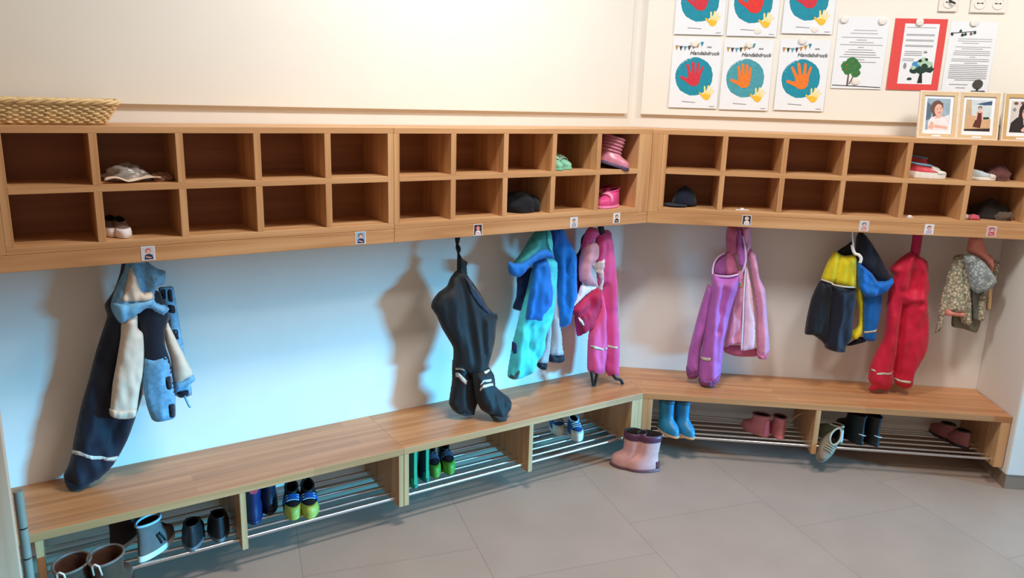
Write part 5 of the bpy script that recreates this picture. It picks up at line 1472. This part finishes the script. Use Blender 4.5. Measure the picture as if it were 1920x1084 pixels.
# ------------------------------------------------------------------ things in the cubbies
def blob(cx, cy, z, rx, ry, rz, seed, amp=0.25, freq=1.6, n=40, mcount=22, flat=0.35):
    m = MB()
    rings = []
    for j in range(1, mcount):
        ph = math.pi * j / mcount
        r_ = []
        for i in range(n):
            th = 2 * math.pi * i / n
            d = Vector((math.sin(ph) * math.cos(th), math.sin(ph) * math.sin(th), math.cos(ph)))
            k = 1 + amp * (noise.noise(d * freq + Vector((seed * 5.1, 0, 0))) + 0.5 * abs(noise.noise(d * freq * 2.6 + Vector((0, seed * 3.3, 0)))))
            zz = d.z * k
            if zz < -flat:
                zz = -flat
            r_.append((cx + rx * d.x * k, cy + ry * d.y * k, z + rz * (zz + flat)))
        rings.append(r_[::-1])
    return m.loft(rings)


BAGM = mat('thin_plastic', (176, 166, 158), 0.25, 0.1, 30, alpha=0.62)
p = at(232, 338, 'L', 0.16)
solo('plastic_bag', blob(p.x + 0.008, -0.15, ZM1 + 0.0005, 0.064, 0.055, 0.036, 3, 0.45, 2.2), BAGM, 'crumpled see-through plastic bag in a left upper compartment', 'bag', 'L', (p.x, -0.15, ZM1), smooth=True)
m = MB()
nx, ny = 26, 14
pc = at(258, 341, 'L', 0.22)
vs = []
for j in range(ny):
    for i in range(nx):
        u, v = i / (nx - 1) - 0.5, j / (ny - 1) - 0.5
        x, y = pc.x + 0.16 * u + 0.03 * v, -0.20 + 0.075 * v + 0.01 * math.sin(u * 5)
        z = ZM1 + 0.012 + 0.010 * noise.noise(Vector((u * 4, v * 4, 2))) + 0.006 * math.sin(u * 9 + v * 4)
        vs.append((x, y, max(z, ZM1 + 0.001)))
m.add(vs, [(j * nx + i, j * nx + i + 1, (j + 1) * nx + i + 1, (j + 1) * nx + i) for j in range(ny - 1) for i in range(nx - 1)])
o = solo('crumpled_paper', m, mat('paper_cream', (222, 200, 178), 0.8, 0.1, 30), 'crumpled cream paper lying in front of the plastic bag', 'paper', 'L', (pc.x, -0.2, ZM1), smooth=True)
sd = o.modifiers.new('thick', 'SOLIDIFY')
sd.thickness = 0.001
p = at(305, 336, 'L', 0.19)
solo('paper_bag', blob(p.x, -0.17, ZM1 + 0.0005, 0.030, 0.04, 0.018, 8, 0.4, 2), mat('paper_brown', (150, 110, 88), 0.7, 0.1, 30), 'small brown paper bag at the right end of the crumpled paper', 'bag', 'L', (p.x, -0.17, ZM1), smooth=True)
for px, py, lab, r_ in ((207, 446, 'tiny white shoe, the left one, in a left lower compartment', 0), (229, 448, 'tiny white shoe, the right one, in a left lower compartment', 4)):
    p = atz(px, py, ZB)
    shoe('baby_shoe', lab, 'L', (p.x + 0.008, p.y, ZB + 0.0005), -92 + r_, 'low', 0.115, 0.052, 0.05, mt('shoe_grey_brown', (120, 96, 84)), RUB_W, INNER, cap=WHITEC, group='tiny white shoes', anchor='toe', hs=0.009)
p = at(988, 399, 'L', 0.17)
DKK = fab('knit_black', (16, 20, 28), 0.85, 0.1, 0.4, 0.1, 60, 300)
t = Thing('knit_hat', 'black knitted hat bundled in a lower compartment of the middle shelf', 'hat', 'L', (p.x, -0.16, ZB))
t.part('crown', blob(p.x - 0.032, -0.15, ZB + 0.0005, 0.072, 0.075, 0.062, 5, 0.18, 1.5), DKK, smooth=True)
t.part('ear_flap', blob(p.x + 0.016, -0.17, ZB + 0.0005, 0.036, 0.045, 0.050, 6, 0.2, 1.5), DKK, smooth=True)
for px, py, lab, h in ((1050, 321, 'mint green sandal, the left one, in an upper compartment', -92), (1068, 319, 'mint green sandal, the right one, in an upper compartment', -76)):
    p = atz(px, py, ZM1)
    shoe('sandal', lab, 'L', (p.x + 0.008, p.y, ZM1 + 0.0005), h, 'low', 0.135, 0.058, 0.06, MINT, MINT, INNER, collar=mt('shoe_mint_pale', (170, 206, 184)), strap=mt('shoe_mint_pale', (170, 206, 184)), group='mint green sandals', anchor='toe', hs=0.010)


def quilting(t, T, L, W, H):
    m = MB()
    for k in range(4):
        f = 0.48 + 0.13 * k
        xh, xt, w = profile_at('boot', f)
        r = fring(0.010 + (H - 0.010) * f, xh * L, xt * L, w * W / 2, grow=0.0022)
        m.tube(r, 0.0045, 6, True)
    t.part('quilt_ridges', m.moved(T), QUILT, smooth=True)


p = at(1160, 330, 'L', 0.235)
Tq = Matrix.Translation((p.x - 0.005, -0.215, ZM1 + 0.003)) @ Matrix.Rotation(R(-52), 4, 'Z') @ Matrix.Rotation(R(12), 4, 'Y') @ Matrix.Translation((-0.09, 0, 0))
Tq = Matrix.Translation((p.x - 0.020, -0.19, ZM1 + 0.016)) @ Matrix.Rotation(R(-50), 4, 'Z') @ Matrix.Rotation(R(14), 4, 'Y') @ Matrix.Rotation(R(-8), 4, 'X') @ Matrix.Translation((-0.075, 0, -0.004))
shoe('winter_boot', 'quilted shiny pink boot, the front one, sticking out of the last upper compartment', 'L', p, 0, 'boot', 0.165, 0.088, 0.124, QUILT, QSOLE, INNER, collar=QUILT, group='quilted pink boots', T=Tq, extra=quilting)
Tq = Matrix.Translation((p.x + 0.046, -0.120, ZM1 + 0.001)) @ Matrix.Rotation(R(-75), 4, 'Z') @ Matrix.Translation((-0.075, 0, 0))
shoe('winter_boot', 'quilted shiny pink boot, the rear one, deep in the last upper compartment', 'L', p, 0, 'boot', 0.155, 0.07, 0.125, QUILT, QSOLE, INNER, collar=QUILT, group='quilted pink boots', T=Tq, extra=quilting)
for px, py, dy, lab in ((1146, 391, 0.0, 'hot pink strapped shoe, the front one, in the last lower compartment'), (1160, 385, 0.05, 'hot pink strapped shoe, the rear one, in the last lower compartment')):
    p = atz(px, py, ZB)
    shoe('strap_shoe', lab, 'L', (p.x + (0.012 if dy == 0 else -0.062), -0.20 + dy * 2.0, ZB + 0.0005), 200, 'low', 0.165, 0.07, 0.076, HPINK, HPINK_L, INNER, collar=HPINK, strap=HPINK_L, group='hot pink shoes', hs=0.012)


def cap_hat(fr, x, y, z, r, label, mt_, heading, squash=0.8):
    t = Thing('peaked_cap', label, 'cap', fr, (x, y, z))
    m = MB()
    rings = []
    for j in range(10):
        ph = math.pi / 2 * j / 9.5
        rings.append([(x + r * math.cos(ph) * math.cos(2 * math.pi * i / 32) * (1 + 0.05 * math.sin(3 * 2 * math.pi * i / 32 + 1)), y + r * math.cos(ph) * math.sin(2 * math.pi * i / 32), z + 0.006 + r * squash * math.sin(ph)) for i in range(32)])
    m.loft(rings)
    t.part('crown', m, mt_, smooth=True)
    a = R(heading)
    m = MB()
    ro = []
    for k in range(17):
        b = a + R(-62 + 124 * k / 16)
        e = 0.055 * math.cos(R(-80 + 160 * k / 16))
        ro.append(((x + r * 0.97 * math.cos(b), y + r * 0.97 * math.sin(b)), (x + (r + e) * math.cos(b), y + (r + e) * math.sin(b))))
    vs, fs = [], []
    for zz in (0.004, 0.008):
        for q, s_ in ro:
            vs += [(q[0], q[1], z + zz + 0.004), (s_[0], s_[1], z + zz)]
    n = len(ro) * 2
    for k in range(16):
        i = 2 * k
        fs += [(i, i + 1, i + 3, i + 2), (n + i, n + i + 2, n + i + 3, n + i + 1), (i + 1, n + i + 1, n + i + 3, i + 3), (i, i + 2, n + i + 2, n + i)]
    fs += [(0, n, n + 1, 1), (n - 2, n - 1, 2 * n - 1, 2 * n - 2)]
    m.add(vs, fs)
    t.part('brim', m, mt_, smooth=True, auto=40)
    t.part('button', blob(x, y, z + 0.004 + r * squash, 0.007, 0.007, 0.004, 1, 0.0), mt_, smooth=True)


p = at(1278, 389, 'R', 0.16)
cap_hat('R', p.x + 0.010, -0.15, ZB + 0.0005, 0.056, 'dark navy peaked cap in the corner lower compartment of the right shelf', fab('cap_navy', (14, 24, 44), 0.8), 215, 1.5)


def paper_tag(px, py, label, w):
    p = at(px, py, 'R', 0.225)
    t = Thing('paper_tag', label, 'tag', 'R', (p.x, -0.22, ZB))
    t.part('card', MB().prism([(p.x - w / 2, -0.235), (p.x + w / 2, -0.228), (p.x + w / 2 - 0.004, -0.205), (p.x - w / 2 + 0.004, -0.212)], ZB + 0.0005, ZB + 0.0018), PAPER)
    m = MB().prism([(p.x - 0.008, -0.226), (p.x + 0.008, -0.224), (p.x + 0.006, -0.215), (p.x - 0.008, -0.216)], ZB + 0.0018, ZB + 0.009)
    t.part('folded_corner', m, PAPER, bevel=0.002)


paper_tag(1392, 390, 'small white folded tag in the second lower compartment of the right shelf', 0.062)
paper_tag(1707, 401, 'small white scrap tag in a lower compartment under the white-toed boots', 0.032)

for px, py, y_, h, lab in ((1726, 322, -0.15, -12, 'coral slipper boot with white toe and blue cuff, the rear one'), (1740, 333, -0.205, -16, 'coral slipper boot with white toe and blue cuff, the front one')):
    p = at(px, py, 'R', -y_)
    shoe('slipper_boot', lab, 'R', (p.x + (0.002 if y_ > -0.18 else -0.010), y_, ZM1 + 0.0005), h, 'high', 0.155, 0.066, 0.09 if y_ > -0.18 else 0.06, RED_SH, RUB_W, INNER, collar=GREY_BL, cap=RUB_W, group='coral slipper boots', hs=0.030)
for px, py, y_, h, lab in ((1834, 325, -0.14, -20, 'small white shoe, the rear one, beside the brown cloth bag'), (1840, 337, -0.19, -10, 'small white shoe, the front one, beside the brown cloth bag')):
    p = at(px, py, 'R', -y_)
    shoe('canvas_shoe', lab, 'R', (p.x + (-0.012 if y_ > -0.18 else -0.006), y_, ZM1 + 0.0005), h, 'low', 0.12, 0.055, 0.045, mt('canvas_pale_blue', (190, 204, 208)), RUB_W, INNER, cap=RUB_W, group='small white shoes', hs=0.014)
p = at(1872, 338, 'R', 0.17)
t = Thing('cloth_bag', 'reddish brown cloth bag in the last upper compartment under the frames', 'bag', 'R', (p.x, -0.15, ZM1))
t.part('body', blob(p.x, -0.14, ZM1 + 0.0005, 0.052, 0.05, 0.046, 12, 0.3, 1.8), fab('cloth_red_brown', (104, 62, 58), 0.8), smooth=True)
t.part('handle', MB().tube([(p.x - 0.02, -0.195, ZM1 + 0.006), (p.x - 0.014, -0.205, ZM1 + 0.004), (p.x + 0.01, -0.207, ZM1 + 0.004), (p.x + 0.03, -0.2, ZM1 + 0.008)], 0.004, 8), fab('cloth_red_brown', (104, 62, 58), 0.8), smooth=True)
p = at(1858, 408, 'R', 0.15)
t = Thing('knit_hat', 'dark woollen hat in the last lower compartment of the right shelf', 'hat', 'R', (p.x, -0.13, ZB))
t.part('crown', blob(p.x, -0.12, ZB + 0.0005, 0.075, 0.06, 0.062, 14, 0.25, 1.6), fab('wool_dark', (44, 38, 36), 0.9, 0.15, 0.4, 0.1, 60, 300), smooth=True)
p = at(1825, 407, 'R', 0.21)
t = Thing('mitten', 'pink and white mitten at the left front of the dark woollen hat', 'mitten', 'R', (p.x, -0.21, ZB))
t.part('palm', blob(p.x, -0.205, ZB + 0.0005, 0.030, 0.022, 0.016, 16, 0.25, 1.8), fab('wool_pink', (196, 84, 100), 0.85), smooth=True)
t.part('wristband', blob(p.x - 0.028, -0.2, ZB + 0.0005, 0.018, 0.02, 0.016, 17, 0.15, 1.8), fab('wool_white', (206, 196, 190), 0.85), smooth=True)
p = at(1880, 410, 'R', 0.19)
t = Thing('mitten', 'grey brown mitten at the right front of the dark woollen hat', 'mitten', 'R', (p.x, -0.19, ZB))
t.part('palm', blob(p.x, -0.19, ZB + 0.0005, 0.034, 0.024, 0.026, 18, 0.3, 1.8), fab('wool_grey_brown', (92, 74, 64), 0.85), smooth=True)
t.part('thumb', blob(p.x + 0.022, -0.2, ZB + 0.010, 0.012, 0.012, 0.022, 19, 0.2, 1.8), fab('wool_grey_brown', (92, 74, 64), 0.85), smooth=True)
